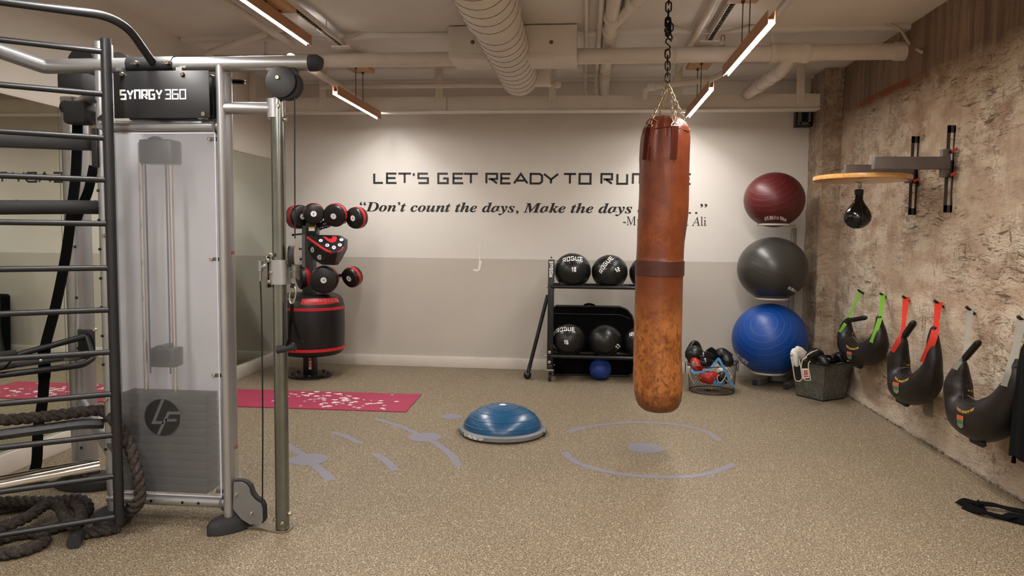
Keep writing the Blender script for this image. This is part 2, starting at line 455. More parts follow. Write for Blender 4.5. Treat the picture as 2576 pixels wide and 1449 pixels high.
        band = t.ramp(t.math('SUBTRACT', z, 2.2), [(.50, 0.0), (.52, 1.0), (.57, 1.0), (.59, 0.0)])
        yy = t.ramp(t.math('DIVIDE', t.math('ADD', s[1], t.math('MULTIPLY', n2, 1.5)), 10.0), [(.66, 0.0), (.69, 1.0), (.79, 1.0), (.82, 0.0)])
        c = t.mix(t.math('MULTIPLY', t.math('MULTIPLY', band, yy), t.ramp(scr, [(.35, .2), (.55, .9)])), c, '#8a4c2c')
    # pale lime and dirt along the floor
    c = t.mix(t.ramp(t.math('ADD', z, t.math('MULTIPLY', n2, .5)), [(.26, .6), (.5, 0.0)]), c, '#cbbfae')
    c = t.mix(t.ramp(t.math('ADD', z, t.math('MULTIPLY', pits, .09)), [(.045, .9), (.07, 0.0)]), c, '#4a3d33')
    h = t.math('ADD', t.math('MULTIPLY', scr, .9), t.math('ADD', t.math('MULTIPLY', pits, -.5), t.math('ADD', t.math('MULTIPLY', fine, .3), t.math('MULTIPLY', ridge(scr2, .06, 1.0), -.12))))
    t.bsdf(c, .88, 0, t.bump(h, .6, .02), .25); return t.m
def ceiling_mat():
    t = NT('painted_concrete_ceiling'); p = t.pos()
    n = t.noise(p, 1.3, 5, .6); sp = t.noise(t.pos((3, 3, 3)), 4.0, 4, .8, 1.0)
    c = t.ramp(n, [(.3, '#dcd7d1'), (.7, '#e8e3de')])
    c = t.mix(t.ramp(sp, [(.74, 0.0), (.77, .85)]), c, '#5d5046')
    t.bsdf(c, .7, 0, t.bump(t.noise(p, 30, 4), .25, .004)); return t.m

# ---------------------------------------------------------------- setting
fm = floor_mat()
struct('floor', MB().box((-.5, (YB+YF)/2, -.05), (6.6, YB-YF+.4, .1)), fm)
cm = ceiling_mat()
b = MB().box((-.5, (YB+YF)/2, ZC+.06), (6.6, YB-YF+.4, .12))
b.box((-.5, 6.24, ZC-.012), (6.06, .09, .05), bevel=.008)                 # cast ridge across the slab
b.box((-.5, YB-.06, ZC-.01), (6.06, .1, .03), bevel=.006)
struct('ceiling', b, cm)
b = MB(); b.cur = 0
b.box((-.5, YB+.06, 1.237+(ZC-1.237)/2), (6.5, .12, ZC-1.237)); b.cur = 1
b.box((-.5, YB+.06, 1.237/2), (6.5, .12, 1.237))
wb = struct('wall_back', b, [white_paint, grey_paint])
# torn paint on the back wall
q = [(1207, 611), (1209, 612), (1209, 648), (1208, 655), (1213, 657), (1210, 668), (1208, 680), (1203, 683), (1196, 683), (1189, 679), (1193, 676), (1202, 678), (1204, 668), (1205, 657), (1206, 645)]
P = [at(x, y, YB) for x, y in q]
b = MB(); b.prism([(p.x, p.z) for p in P], (0, YB-.0015, 0), (1, 0, 0), (0, 0, 1), .002)
part('paint_scrape', b, M('bare_plaster', '#efe9e0', .8, var=.05, bscale=90, bstr=.4), wb, 'pale J-shaped scrape in the wall paint')
struct('wall_left', MB().box((XL-.06, (YB+YF)/2, ZC/2), (.12, YB-YF, ZC)), white_paint)
struct('wall_front', MB().box((-.5, YF-.06, ZC/2), (6.3, .12, ZC)), white_paint)
# rough concrete right wall with real relief
def relief(y, z, k=1.0):
    a = noise.fractal(V(y*2.2, z*5.0, 3.1), .9, 2.0, 4); c = noise.noise(V(y*.7, z*.9, 9.0))
    return k*(.006*a+.006*c)
def wallgrid(fn, nu, nv, u0, u1, v0, v1):
    vs = []; fs = []
    for i in range(nu+1):
        for j in range(nv+1): vs.append(fn(u0+(u1-u0)*i/nu, v0+(v1-v0)*j/nv))
    for i in range(nu):
        for j in range(nv): a = i*(nv+1)+j; fs.append([a, a+nv+1, a+nv+2, a+1])
    return vs, fs
b = MB(); vs, fs = wallgrid(lambda y, z: V(XR-.012+relief(y, z), y, z), 330, 105, YF, 7.72, -.02, ZC+.02); b.add(vs, fs)
b.box((XR+.11, (YF+7.72)/2, ZC/2), (.16, 7.72-YF, ZC))
struct('wall_right', b, concrete_mat('rough_plastered_concrete'), 60)
b = MB()
XC, YC = 2.335, 7.70
def colf(u, z):     # goes along the left face, round the arris, along the front face
    w = .004+relief(u*1.5, z, 1.6)
    if u < 0: return V(XC-w, YC-u, z)
    return V(XC-.004+u, YC-w-.002, z)
vs, fs = wallgrid(colf, 56, 130, -.46, .21, -.02, ZC+.02); b.add(vs, fs)
b.box(((XC+XR)/2+.06, YC+.26, ZC/2), (XR-XC+.09, .48, ZC))
struct('wall_column', b, concrete_mat('exposed_aggregate_column', True), 60)
struct('baseboard_back', MB().box(((XL+XC)/2, YB-.009, .062), (XC-XL-.02, .018, .124), bevel=.004), trim_paint)
struct('baseboard_left', MB().box((XL+.02, (YB+YF)/2, .064), (.04, YB-YF-.02, .128), bevel=.004), trim_paint)
b = MB().box((-.5, YF+.009, .062), (6, .018, .124), bevel=.004); struct('baseboard_front', b, trim_paint)

# mirror
t = thing('wall_mirror', 'tall frameless mirror along the left wall behind the cable machine', 'mirror', (XL, 4.8, .13))
mm = NT('mirror_glass'); pn = mm.noise(mm.pos(), 1.5, 2)
mm.bsdf(mm.ramp(pn, [(.3, (.72, .76, .68, 1)), (.7, (.74, .78, .70, 1))]), .012, 1.0)
gm = MB(); 
for (y0, y1) in ((1.20, 2.95), (2.955, 4.68), (4.685, 6.40), (6.405, 8.10)): gm.box((XL+.005, (y0+y1)/2, (.13+2.327)/2), (.006, y1-y0, 2.327-.13))
part('glass', gm.xf(lambda p: p), mm.m, t)
part('top_trim', MB().box((XL+.008, 4.65, 2.333), (.016, 6.9, .014), bevel=.002), trim_paint, t)
part('edge_trim', MB().box((XL+.007, 8.106, 1.23), (.014, .012, 2.2), bevel=.002), M('mirror_edge', '#6d6a5c', .4, metal=.3), t)
# ---------------------------------------------------------------- lamps
copper = M('copper_brown_channel', '#b98560', .42, metal=.15, var=.08)
ply = M('birch_plywood_pad', '#c79a6c', .55, var=.12, vscale=9)
def emitter(name, col, strength):
    t = NT(name); e = t.node('Emission'); e.inputs['Color'].default_value = col; e.inputs['Strength'].default_value = strength
    t.link(e.outputs[0], t.out.inputs['Surface']); return t.m
LED = emitter('led_line', (1.0, .995, .985, 1), 300)
LENS = emitter('led_lens', (1.0, .94, .87, 1), 140)
def pendant(X, y0, y1, z, label, pads=True):
    t = thing('pendant_light', label, 'ceiling light', (X, (y0+y1)/2, z), 'slim linear pendant lights hung under the ceiling')
    hw, hh = .021, .075; L = y1-y0; yc = (y0+y1)/2
    b = MB()
    for s in (-1, 1): b.box((X+s*hw, yc, z+hh/2), (.005, L, hh))
    b.box((X, yc, z+.030), (2*hw, L-.05, .006))
    part('channel', b, copper, t)
    g = MB()
    for s in (-1, 1):        # lit lens lining the two lips
        x = X+s*(hw-.004)
        vs = [(x, y0+.03, z+.001), (x, y1-.004, z+.001), (x, y1-.004, z+.016), (x, y0+.03, z+.016)]
        g.add(vs, [[0, 1, 2, 3]] if s > 0 else [[3, 2, 1, 0]])
    g.add([(X-hw+.004, y0+.03, z+.018), (X-hw+.004, y1-.004, z+.018), (X+hw-.004, y1-.004, z+.018), (X+hw-.004, y0+.03, z+.018)], [[0, 1, 2, 3]])
    g.box((X, y0+.027, z+.011), (2*hw-.008, .005, .022))
    part('diffuser', g, LENS, t)
    g = MB(); g.add([(X-.005, y0+.035, z+.014), (X-.005, y1-.002, z+.014), (X+.005, y1-.002, z+.014), (X+.005, y0+.035, z+.014)], [[0, 1, 2, 3]])
    part('led_strip', g, LED, t)
    zt = min(3.05, ZC-.02)
    for (ya, yb) in ((y0+.48, y0+.86),):
        part('ceiling_pad', MB().box((X, (ya+yb)/2, zt+.018), (.20, yb-ya, .036), bevel=.003), ply, t)
    for yy in (y0+.58, y0+.80):
        c = MB().cyl((X, yy, z+.03), (X, yy, zt), .0035, seg=6); c.lathe([(.014, 0), (.014, .006), (.005, .02)], (X, yy, zt), (0, 0, -1), 10)
        part('hanging_cable', c, M('braided_cable', '#3a322c', .6), t)
    return t
pendant(-2.16, 6.22, 7.57, 2.69, 'lit slim pendant lamp left of the black punching dummy, nearest the lettered wall')
pendant(-2.16, 4.28, 5.63, 2.95, 'lit slim pendant lamp hung high above the silver cable machine arm')
pendant(1.00, 6.24, 7.66, 2.70, 'short-looking lit pendant lamp beside the top of the brown punch bag')
pendant(1.00, 4.27, 5.62, 2.68, 'brightest long pendant lamp right of the hanging chain, crossing the drain pipe')
for y0 in (2.30, .35, -1.6):
    for X in (-2.16, 1.0) if y0 > 2 else (-2.16, -.22, 1.0):  # unseen lamps added for light: side rows carried on, middle row purely fill
        pendant(X, y0, y0+1.35, 2.69, 'slim pendant lamp out of view, added to light the room')

# ---------------------------------------------------------------- beam with straps
t = thing('ceiling_beam', 'white painted beam hung on flat straps along the lettered wall', 'beam', (-.6, 7.6, 2.8))
p0, p1 = at(742, 281, 7.55), at(2063, 271, 7.55); zb = (p0.z+p1.z)/2; zt = (at(742, 247, 7.55).z+at(2063, 234, 7.55).z)/2
b = MB(); xs = [-3.5, at(1124, 260, 7.55).x, p1.x]
for i in range(2): b.box(((xs[i]+xs[i+1])/2, 7.62, (zb+zt)/2), (xs[i+1]-xs[i]-.004, .14, zt-zb), bevel=.004)
b.box((( -3.5+p1.x)/2, 7.615, zb-.006), (p1.x+3.5, .17, .012), bevel=.002)
part('beam_board', b, beam_paint, t)
for px in (635, 812, 1104, 1389, 1706, 2014):
    x = at(px, 230, 7.54).x
    s = MB().box((x, 7.544, (zb+.04+ZC)/2), (.075, .012, ZC-zb-.04), bevel=.002); bolt(s, (x, 7.538, zb+.075), (0, -1, 0), .014, .014)
    part('hanger_strap', s, beam_paint, t)

# ---------------------------------------------------------------- pipes and ducts
def pipe(name, label, pts, r, cat='pipe', fillr=.05, group=None, couplings=(), mat=None):
    t = thing(name, label, cat, V(pts[0]), group)
    part('pipe_run', MB().tube(fillet(pts, fillr), r, 18), mat or pipe_paint, t)
    for (p, d, rr, L) in couplings:
        p, d = V(p), V(d).normalized()
        part('coupling', MB().lathe([(rr*.96, -L/2), (rr*1.06, -L/2), (rr*1.06, -L/2+.012), (rr, -L/2+.014), (rr, L/2-.014), (rr*1.06, L/2-.012), (rr*1.06, L/2), (rr*.96, L/2)], p, d, 22), pipe_paint, t)
    return t
YP = 6.30
zl, zr = at(800, 153, YP).z, at(2200, 130, YP).z
pr = .060
xb0, xb1 = at(1130, 120, 6.0).x, at(1450, 120, 6.0).x
tp = pipe('drain_pipe', 'thick white drain pipe crossing the room under the ceiling', [(-3.52, YP, zl), (xb0+.04, YP, zl)], pr)
part('pipe_run', MB().cyl((xb1-.04, YP, (zl+zr)/2), (XR-.04, YP, zr), .064), pipe_paint, tp)
part('pipe_run', MB().cyl((XR-.09, YP, zr), (XR-.0, YP, zr), .073), pipe_paint, tp)
X = at(1985, 135, YP).x
part('coupling', MB().lathe([(.066, -.15), (.082, -.15), (.082, -.11), (.074, -.1), (.074, .1), (.082, .11), (.082, .15), (.066, .15)], (X, YP, zr), (1, 0, 0), 26), pipe_paint, tp, 'white tee fitting')
e = at(1882, 236, 7.52)
part('branch_pipe', MB().tube(fillet([(X+.02, YP, zr-.02), (X, YP+.18, zr-.09), e], .12), .055, 20), pipe_paint, tp, 'branch pipe running down to the back wall')
d = (e-V(X, YP+.18, zr-.09)).normalized()
for k in (.12, .32, .62):
    part('coupling', MB().lathe([(.055, -.05), (.064, -.05), (.064, .05), (.055, .05)], V(X, YP+.18, zr-.09).lerp(e, k), d, 22), pipe_paint, tp)
part('open_end', MB().cyl(e, e+d*.004, .05), black_rubber, tp)
for px in (1697, 1940, 668):
    x = at(px, 150, YP).x
    h = MB().tube(arc((x, YP, zr-.005), (0, 1, 0), (0, 0, 1), .068, 0, 2*PI, 24)[:-1], .008, 8, closed=True); h.box((x, YP, (zr+.068+ZC)/2), (.022, .008, ZC-zr-.068)); h.box((x, YP, ZC-.006), (.07, .03, .012))
    part('pipe_hanger', h, pipe_paint, tp)
# sprinkler head
p = at(1818, 108, YP-.02)
t = thing('fire_sprinkler', 'small brass sprinkler head standing on the drain pipe', 'sprinkler', (p.x, p.y, zr+.06))
part('body', MB().lathe([(.016, 0), (.016, .025), (.010, .03), (.010, .045), (.004, .05)], (p.x, p.y, zr+.06)), pipe_paint, t)
fr = MB(); c = V(p.x, p.y, zr+.10)
fr.tube([c+V(-.012, 0, 0), c+V(-.016, 0, .025), c+V(-.004, 0, .05)], .003, 8); fr.tube([c+V(.012, 0, 0), c+V(.016, 0, .025), c+V(.004, 0, .05)], .003, 8); fr.lathe([(.02, 0), (.02, .003)], c+V(0, 0, .05), (0, 0, 1), 16)
part('frame', fr, M('brass', '#8a4a2a', .35, metal=.8), t)
# fire box round the duct
b = MB(); c0, c1 = at(1128, 145, 6.0), at(1126, 75, 6.0); zb2, zt2 = c0.z, ZC-.01
bx0, bx1 = at(1128, 120, 6.0).x, at(1451, 120, 6.0).x; dx, dz, dr = -.655, 3.0, .178
prof = [(bx0, zb2), (bx0, zt2), (dx-.30, zt2), (dx+.30, zt2), (bx1, zt2), (bx1, zb2), (dx+.34, zb2), (dx+.2, zb2+.03), (dx-.2, zb2+.03), (dx-.34, zb2)]
t = thing('boxed_pipe_casing', 'boxy white casing where duct and drain pipe cross', 'casing', ((bx0+bx1)/2, 6.2, zb2))
b.box(((bx0+bx1)/2, 6.225, (zb2+zt2)/2), (bx1-bx0, .45, zt2-zb2), bevel=.003)
part('case_panel', b, pipe_paint, t)
sc = MB()
for px in (1189, 1387): part('screw_head', MB().lathe([(.016, 0), (.016, .004), (.006, .007)], at(px, 106, 5.999), (0, -1, 0), 12), M('rusty_screw', '#7a5238', .7, metal=.3), t)
for (x0, x1) in ((dx-.38, dx-.14), (dx+.14, dx+.38)): part('saddle_flange', MB().box(((x0+x1)/2, 6.02, zb2+.010), (x1-x0, .044, .05), bevel=.003), pipe_paint, t)
# spiral duct
t = thing('spiral_duct', 'large round white spiral duct running towards the wall', 'duct', (dx, 5, dz-dr))
b = MB(); rs, pts = [], []
y = -1.9
while y < 7.0:
    for (dy, rr) in ((0, dr), (.150, dr), (.155, dr+.0018), (.160, dr+.0018), (.165, dr)):
        pts.append(V(dx, y+dy, dz)); rs.append(rr if y > 4.95 else rr+.014)
    y += .17
b.tube(pts, rs, 48)
# lean the seams so they read as a spiral
b.xf(lambda p: V(p.x, p.y+.085*math.atan2(p.z-dz, p.x-dx)/PI, p.z))
part('duct_run', b, pipe_paint, t)
hx = []
for i in range(int(8.9/.17*24)):
    a = 2*PI*i/24; yy = -1.9+.17*i/24; hx.append(V(dx+(dr+(.0162 if yy < 4.93 else .0022))*math.cos(a), yy, dz+(dr+(.0162 if yy < 4.93 else .0022))*math.sin(a)))
part('spiral_seam', MB().tube(hx, .0024, 5), M('duct_seam', '#85796c', .7), t, 'thin darker spiral seam')
cap = MB().ball((dx, 7.02, dz), dr, (1, .55, 1), su=40, sv=20); part('end_cap', cap, pipe_paint, t)
part('end_tap', MB().box((dx+.22, 7.05, dz+.02), (.16, .14, .22), bevel=.01), pipe_paint, t)
# thin horizontal conduit above the wall
p0, p1 = at(868, 214, 7.3), at(1396, 217, 7.3); z = (p0.z+p1.z)/2
tc = pipe('conduit', 'thin straight white conduit in front of the beam, above the lettering', [(p0.x-.25, 7.3, z), (p1.x, 7.3, z)], .023)
part('end_fitting', MB().ball((p1.x+.02, 7.3, z+.004), .042, su=20, sv=12), pipe_paint, tc)
part('pipe_hanger', MB().cyl((at(1273, 205, 7.3).x, 7.3, z), (at(1273, 205, 7.3).x, 7.3, ZC), .009, seg=8), pipe_paint, tc)
# elbowed sprinkler line on the right
a = [at(1617, 240, 7.25), at(1625, 220, 7.15), at(1800, 203, 6.9), at(1822, 190, 6.6), at(1930, 62, 4.6), at(2000, -18, 3.6), at(2080, -105, 2.6)]
for i in range(3, 7): a[i] = V(1.19, a[i].y, 2.93)
a[2] = V(1.10, 6.95, 2.93); a[1] = V(at(1625, 218, 7.2).x, 7.2, 2.915); a[0] = V(at(1622, 240, 7.25).x, 7.28, 2.83)
dd = (a[2]-a[1]).normalized()
pipe('sprinkler_pipe', 'white elbowed pipe running behind the brightest pendant lamp', a, .026, couplings=[(a[1]+dd*.06, dd, .036, .07), (a[2]-dd*.05, dd, .034, .06), (V(1.19, 5.9, 2.93), (0, 1, 0), .034, .06)])
# risers between the casing and the chain
zq = 3.125
def rp(x, y): q = fl(x, y, zq); return V(q.x, min(q.y, 7.9), zq)
n0, n1 = rp(1476, -40), rp(1474, 205); pipe('riser_pipe', 'thinnest white pipe of the bundle right of the boxed casing', [V(n0.x, 1.5, zq+.03), V(n1.x, 7.86, zq+.03), V(n1.x, 7.9, 2.99), V(n1.x+.19, 7.93, 2.90)], .016)
n0, n1 = rp(1503, -20), rp(1494, 200); pipe('riser_pipe', 'middle white pipe of the bundle right of the boxed casing', [V(.082, 1.5, zq+.02), V(.082, 7.80, zq+.02), V(.082, 7.86, 2.97), V(.20, 7.93, 2.90)], .022)
a1 = V(.165, 5.72, zq)
tr = pipe('riser_pipe', 'thickest white pipe of the bundle, with a slanted side branch', [V(.165, 1.5, zq), V(.165, 7.70, zq), V(.165, 7.95, 2.98)], .052, fillr=.12, couplings=[(V(.165, 5.62, zq), (0, 1, 0), .06, .06), (V(.165, 5.98, zq), (0, 1, 0), .06, .06), (V(.165, 7.3, zq), (0, 1, 0), .058, .06)])
br = fl(1622, -20, zq-.01); part('branch_pipe', MB().cyl(a1+V(.02, .08, 0), br, .045, seg=20), pipe_paint, tr)
d3 = (br-a1).normalized(); part('coupling', MB().lathe([(.045, -.02), (.056, -.02), (.056, .02), (.045, .02)], br-d3*.22, d3, 20), pipe_paint, tr)
# little run of conduits in the corner below the bundle
pipe('conduit', 'bent white conduit ending at the wall below the pipe bundle', [V(.10, 7.93, 2.98), V(.22, 7.95, 2.93), V(.46, 7.97, 2.88)], .012, fillr=.03)
# conduits and cable tracks running away from the viewer
def away(name, label, px, y0, y1, z, r, cat='pipe'):      # straight run parallel to the side walls at height z
    q = fl(px[0], px[1], z); return pipe(name, label, [(q.x, y0, z), (q.x, y1, z)], r, cat)
away('conduit', 'white conduit under the ceiling left of the high pendant lamp', (700, 91), 2.0, 6.2, 3.10, .027)
away('conduit', 'white conduit running past the lamp beside the punching dummy', (860, 222), 5.6, 7.5, 2.86, .030)
away('conduit', 'thin white conduit slanting behind the chain towards the wall', (1748, 95), 2.0, 7.4, 3.12, .026)
track_mat = M('slotted_track', '#4b443d', .6, metal=.4)
def track(label, px, y0, y1, z):
    q = fl(px[0], px[1], z); t = thing('cable_track', label, 'cable track', (q.x, (y0+y1)/2, z))
    b = MB()
    for s in (-1, 1): b.box((q.x+s*.022, (y0+y1)/2, z+.02), (.006, y1-y0, .04))
    part('track_rail', b, pipe_paint, t)
    c = MB().box((q.x, (y0+y1)/2, z+.035), (.038, y1-y0, .006))
    k = y0
    while k < y1: c.box((q.x, k, z+.012), (.03, .012, .02)); k += .05
    part('track_slots', c, track_mat, t)
    part('track_foot', MB().box((q.x, y1-.03, z-.008), (.16, .08, .012)), pipe_paint, t)
    for yy in (y0+.3, y1-.4): part('drop_rod', MB().cyl((q.x, yy, z+.03), (q.x, yy, ZC), .006, seg=8), pipe_paint, t)
track('slotted cable track right of the high left pendant lamp', (800, 70), 2.0, 6.2, 3.08)
track('slotted cable track running under the right ceiling pads', (1793, 90), 2.0, 6.3, 3.10)
# left corner pipe
a0, a1 = at(520, 136, 6.2), at(665, 84, 5.9)
pipe('conduit', 'short sloping white pipe in the upper left ceiling corner', [a0, a1], .030)
# hanging cables
cab = M('grey_cable', '#b8ada0', .6)
def cable(label, pts, r=.009): single('ceiling_cable', MB().tube(bez(pts, 10), r, 8), cab, label, 'cable')
cable('loose grey cable looping beside the boxed casing on the left', [at(690, 78, 6.15), at(770, 92, 6.1), at(840, 101, 6.1), at(880, 92, 6.1), at(915, 80, 6.15), at(1000, 80, 6.18), at(1125, 80, 6.18)])
cable('loose grey cable sagging between the chain and the bright lamp', [at(1690, 64, 6.1), at(1740, 78, 6.1), at(1800, 83, 6.1), at(1870, 68, 6.1), at(1920, 60, 6.15), at(2100, 59, 6.18), at(2220, 54, 6.18)])
cable('grey cable dropping onto the end of the drain pipe at the concrete wall', [at(2222, 55, 6.18), at(2262, 72, 6.15), at(2285, 105, 6.2), at(2300, 118, 6.2), sx(2318, 131, XR-.05)], .013)
# wall bracket at the column
t = thing('wall_bracket', 'small black square steel bracket at the top right of the white wall', 'bracket', at(2020, 297, 8.1))
c = at(2020, 297, 8.06); b = MB()
for (ox, oz, w, h) in ((-.045, 0, .022, .15), (.045, 0, .022, .15), (0, .065, .11, .022), (0, -.065, .11, .022)): b.box(c+V(ox, 0, oz), (w, .16, h))
part('square_tube', b, M('grey_steel', '#6f6a66', .45, metal=.5), t)
b = MB().box(c+V(.015, .02, -.01), (.17, .12, .16)); b.box(c+V(0, -.03, .095), (.2, .03, .02)); part('backing_plate', b.xf(lambda p: p+V(0, .035, 0)), black_metal, t)

# ---------------------------------------------------------------- wall lettering
YT = YB-.0005
t0 = at(939, 461.5, YB); t1 = at(1740, 467, YB)
W = lambda px: at(px, 464, YB).x
zb = (t0.z+t1.z)/2
sp = [939, 966, 971, 1000, 1001, 1035, 1038, 1044, 1050, 1079, 1100, 1129, 1138, 1168, 1166, 1203, 1221, 1253, 1258, 1287, 1292, 1328, 1332, 1366, 1367, 1405, 1417, 1450, 1455, 1488, 1510, 1542, 1550, 1580, 1589, 1630, 1638, 1667, 1674, 1701, 1709, 1740]
words = ["LET'S", 'GET', 'READY', 'TO', 'RUMBLE']
t = thing('wall_lettering', 'wide black capitals of the top line lettered on the white wall', 'lettering', (W(1340), YB, zb)); k = 0
for wd in words:
    b = MB(); stroke_text(b, wd, on_plane((0, YT, zb), (1, 0, 0), (0, 0, 1), (0, -1, 0)), .128, .1, .02, .0235, spans=[(W(sp[2*i]), W(sp[2*i+1])-W(sp[2*i])) for i in range(k, k+len(wd))]); k += len(wd)
    part('word', b, black_print, t)
def words_of(mb, gap):          # cut a lettered line into its words
    par = list(range(len(mb.v)))
    def find(i):
        while par[i] != i: par[i] = par[par[i]]; i = par[i]
        return i
    for f in mb.f:
        for j in f[1:]: par[find(j)] = find(f[0])
    isl = {}
    for f in mb.f: isl.setdefault(find(f[0]), []).append(f)
    it = sorted(((min(mb.v[i].x for f in fs for i in f), max(mb.v[i].x for f in fs for i in f), fs) for fs in isl.values()), key=lambda q: q[0])
    out = []; hi = None
    for (a, c, fs) in it:
        if hi is None or a-hi > gap: out.append([]); hi = c
        out[-1] += fs; hi = max(hi, c)
    res = []
    for fs in out:
        m_ = MB(); ix = sorted({i for f in fs for i in f}); mp = {v: k for k, v in enumerate(ix)}; m_.add([mb.v[i] for i in ix], [[mp[i] for i in f] for f in fs]); res.append(m_)
    return res
b = MB(); z2 = (at(920, 530, YB).z+at(1590, 538, YB).z)/2
font_text(b, serif('\u201cDon\u2019t count the days, Make the days count\u2026\u201d', 0x1D468, 0x1D482), on_plane((0, YT, z2), (1, 0, 0), (0, 0, 1), (0, -1, 0)), at(905, 520, YB).x, at(1779, 520, YB).x, 0, .152, offset=.008)
t = thing('wall_lettering', 'bold slanted quotation lettered across the middle of the white wall', 'lettering', (W(1340), YB, z2))
for m_ in words_of(b, .045): part('word', m_, black_print, t)
b = MB(); z3 = at(1670, 567.5, YB).z
font_text(b, serif('-Muhammad Ali', 0x1D434, 0x1D44E), on_plane((0, YT, z3), (1, 0, 0), (0, 0, 1), (0, -1, 0)), at(1567, 560, YB).x, at(1778, 560, YB).x, 0, .138, shear=-.28)
t = thing('wall_lettering', 'thin black name lettered under the end of the quotation', 'lettering', (W(1670), YB, z3))
for m_ in words_of(b, .035): part('word', m_, black_print, t)
# ---------------------------------------------------------------- cable training tower
YM = 3.47
def X_(px, y, Y): return at(px, y, Y).x
tm = thing('cable_machine', 'tall silver cable training tower with frosted weight cover and black climbing ladder', 'gym machine', (-2.0, 3.5, 0))
def up_tube(x, y, z0, z1, rx, ry): return MB().tube([(x, y, z0), (x, y, z1)], ry, 28, flat=rx/ry, power=.8)
xr = (X_(552, 200, YM-.04)+X_(564, 1290, YM-.04))/2; yr = YM+.02
xl = (X_(225, 105, YM-.04)+X_(255, 1290, YM-.04))/2+.03; yl = YM+.03
ztop = at(565, 160, YM).z
part('upright', up_tube(xr, yr, .02, ztop, .027, .055), silver, tm)
zlt = at(243, 106, YM).z
ul = part('upright', up_tube(xl, yl, .02, zlt, .030, .055), silver, tm)
xf, yf = fl(212, 1224).x, 3.98
uf = part('upright', MB().tube([(xf, yf, .02), (xf, yf, 2.25)], .075, 28, flat=.75, power=.75), silver, tm)
h = MB()
for i in range(14):
    z = .25+i*.145
    h.cyl((xl-.012, yl-.052, z), (xl-.012, yl-.0595, z), .007, seg=10)
    if i % 2 == 0: h.cyl((xf+.03, yf-.07, z), (xf+.03, yf-.0755, z), .008, seg=10)
part('peg_holes', h, black_metal, tm, 'row of small dark peg holes')
# feet: lens-shaped black rubber shoes
def shoe(x, y, ang, L=.19, Wd=.105):
    pts = []
    for k in range(28):
        t = 2*PI*k/28; px, py = L*math.cos(t), Wd*math.copysign(abs(math.sin(t))**1.25, math.sin(t))
        pts.append((x+px*math.cos(ang)-py*math.sin(ang), y+px*math.sin(ang)+py*math.cos(ang)))
    b = MB(); vs = []; fs = []; n = len(pts)
    for (z, k) in ((.002, 1), (.045, 1), (.062, .9), (.072, .62), (.074, .5)):
        vs += [V(x+(p[0]-x)*k, y+(p[1]-y)*k, z) for p in pts]
    for r in range(4):
        for k in range(n): fs.append([r*n+k, r*n+(k+1) % n, (r+1)*n+(k+1) % n, (r+1)*n+k])
    fs += [list(range(n))[::-1], [4*n+k for k in range(n)]]
    return b.add(vs, fs)
part('foot', shoe(xr+.008, yr-.0, 1.0, .140, .072), black_rubber, tm)
part('foot', shoe(xl-.01, yl-.02, 1.9, .15, .085), black_rubber, tm)
part('foot', shoe(xf+.02, yf, .1, .20, .12), black_rubber, tm)
# horizontal tubes
zt = at(600, 161, YM).z
xe = X_(797, 163, YM)
pl = at(112, 163, YM); pe = at(-90, 96, 3.02)
part('top_tube', MB().tube(fillet([pe, V(pl.x, YM, zt), V(xe, YM, zt)], .02, 3), .036, 24), silver, tm)
cp = MB().tube([(xe-.035, YM, zt), (xe-.002, YM, zt), (xe+.022, YM, zt-.006)], [.0395, .0395, .030], 24); part('end_cap', cp, black_rubber, tm)
z2 = at(420, 319, YM).z; part('cross_tube', MB().cyl((xl, YM, z2), (xr, YM, z2), .029), silver, tm)
z3 = at(460, 1259, YM).z; cb = part('cross_tube', MB().cyl((xl-.02, YM, z3), (xr, YM, z3), .027), silver, tm)
h = MB()
for px in (316, 388, 466, 506): h.cyl((X_(px, 1260, YM), YM-.0255, z3), (X_(px, 1260, YM), YM-.029, z3), .0075, seg=10)
part('peg_holes', h, black_metal, tm)
q = MB()
for z in (zt, z2, z3):
    q.lathe([(.042, 0), (.033, .014)], (xr-.026, YM, z), (-1, 0, 0), 20) if z != zt else q.lathe([(.04, 0), (.034, .012)], (xr, yr, zt-.038), (0, 0, -1), 20)
part('weld_collar', q, silver, tm)
part('back_tube', MB().tube([(xl, yl+.02, .30), (xf, yf-.03, .52)], .03, 18), silver, tm)
part('back_tube', MB().cyl((xl, yl, 2.2), (xf, yf, 2.2), .034), silver, tm)
# frosted cover
fz = NT('frosted_acrylic'); pn = fz.noise(fz.pos(), 2, 3)
fc = fz.ramp(pn, [(.3, (.86, .86, .90, 1)), (.7, (.92, .92, .95, 1))])
df = fz.node('BsdfDiffuse'); fz.link(fc, df.inputs['Color']); tl = fz.node('BsdfTranslucent'); fz.link(fc, tl.inputs['Color'])
tr = fz.node('BsdfTransparent'); tr.inputs['Color'].default_value = (.97, .97, .985, 1)
rf = fz.node('BsdfRefraction'); rf.inputs['Roughness'].default_value = .22; rf.inputs['IOR'].default_value = 1.06; rf.inputs['Color'].default_value = (.95, .95, .97, 1)
gl = fz.node('BsdfGlossy'); gl.inputs['Roughness'].default_value = .28
def mixs(a, b, f):
    n = fz.node('MixShader'); n.inputs['Fac'].default_value = f; fz.link(a.outputs[0], n.inputs[1]); fz.link(b.outputs[0], n.inputs[2]); return n
s1 = mixs(df, tl, .5); s2 = mixs(tr, rf, .14); s3 = mixs(s1, s2, .83); s4 = mixs(s3, gl, .06); fz.link(s4.outputs[0], fz.out.inputs['Surface'])
px0, px1 = X_(268, 700, YM-.02), X_(548, 700, YM-.02)
pz1, pz0 = at(420, 335, YM-.02).z, at(430, 1244, YM-.02).z
pc = MB(); pc.add([(px0, YM-.022, pz0), (px1, YM-.022, pz0), (px1, YM-.022, pz1), (px0, YM-.022, pz1)], [[0, 1, 2, 3]])
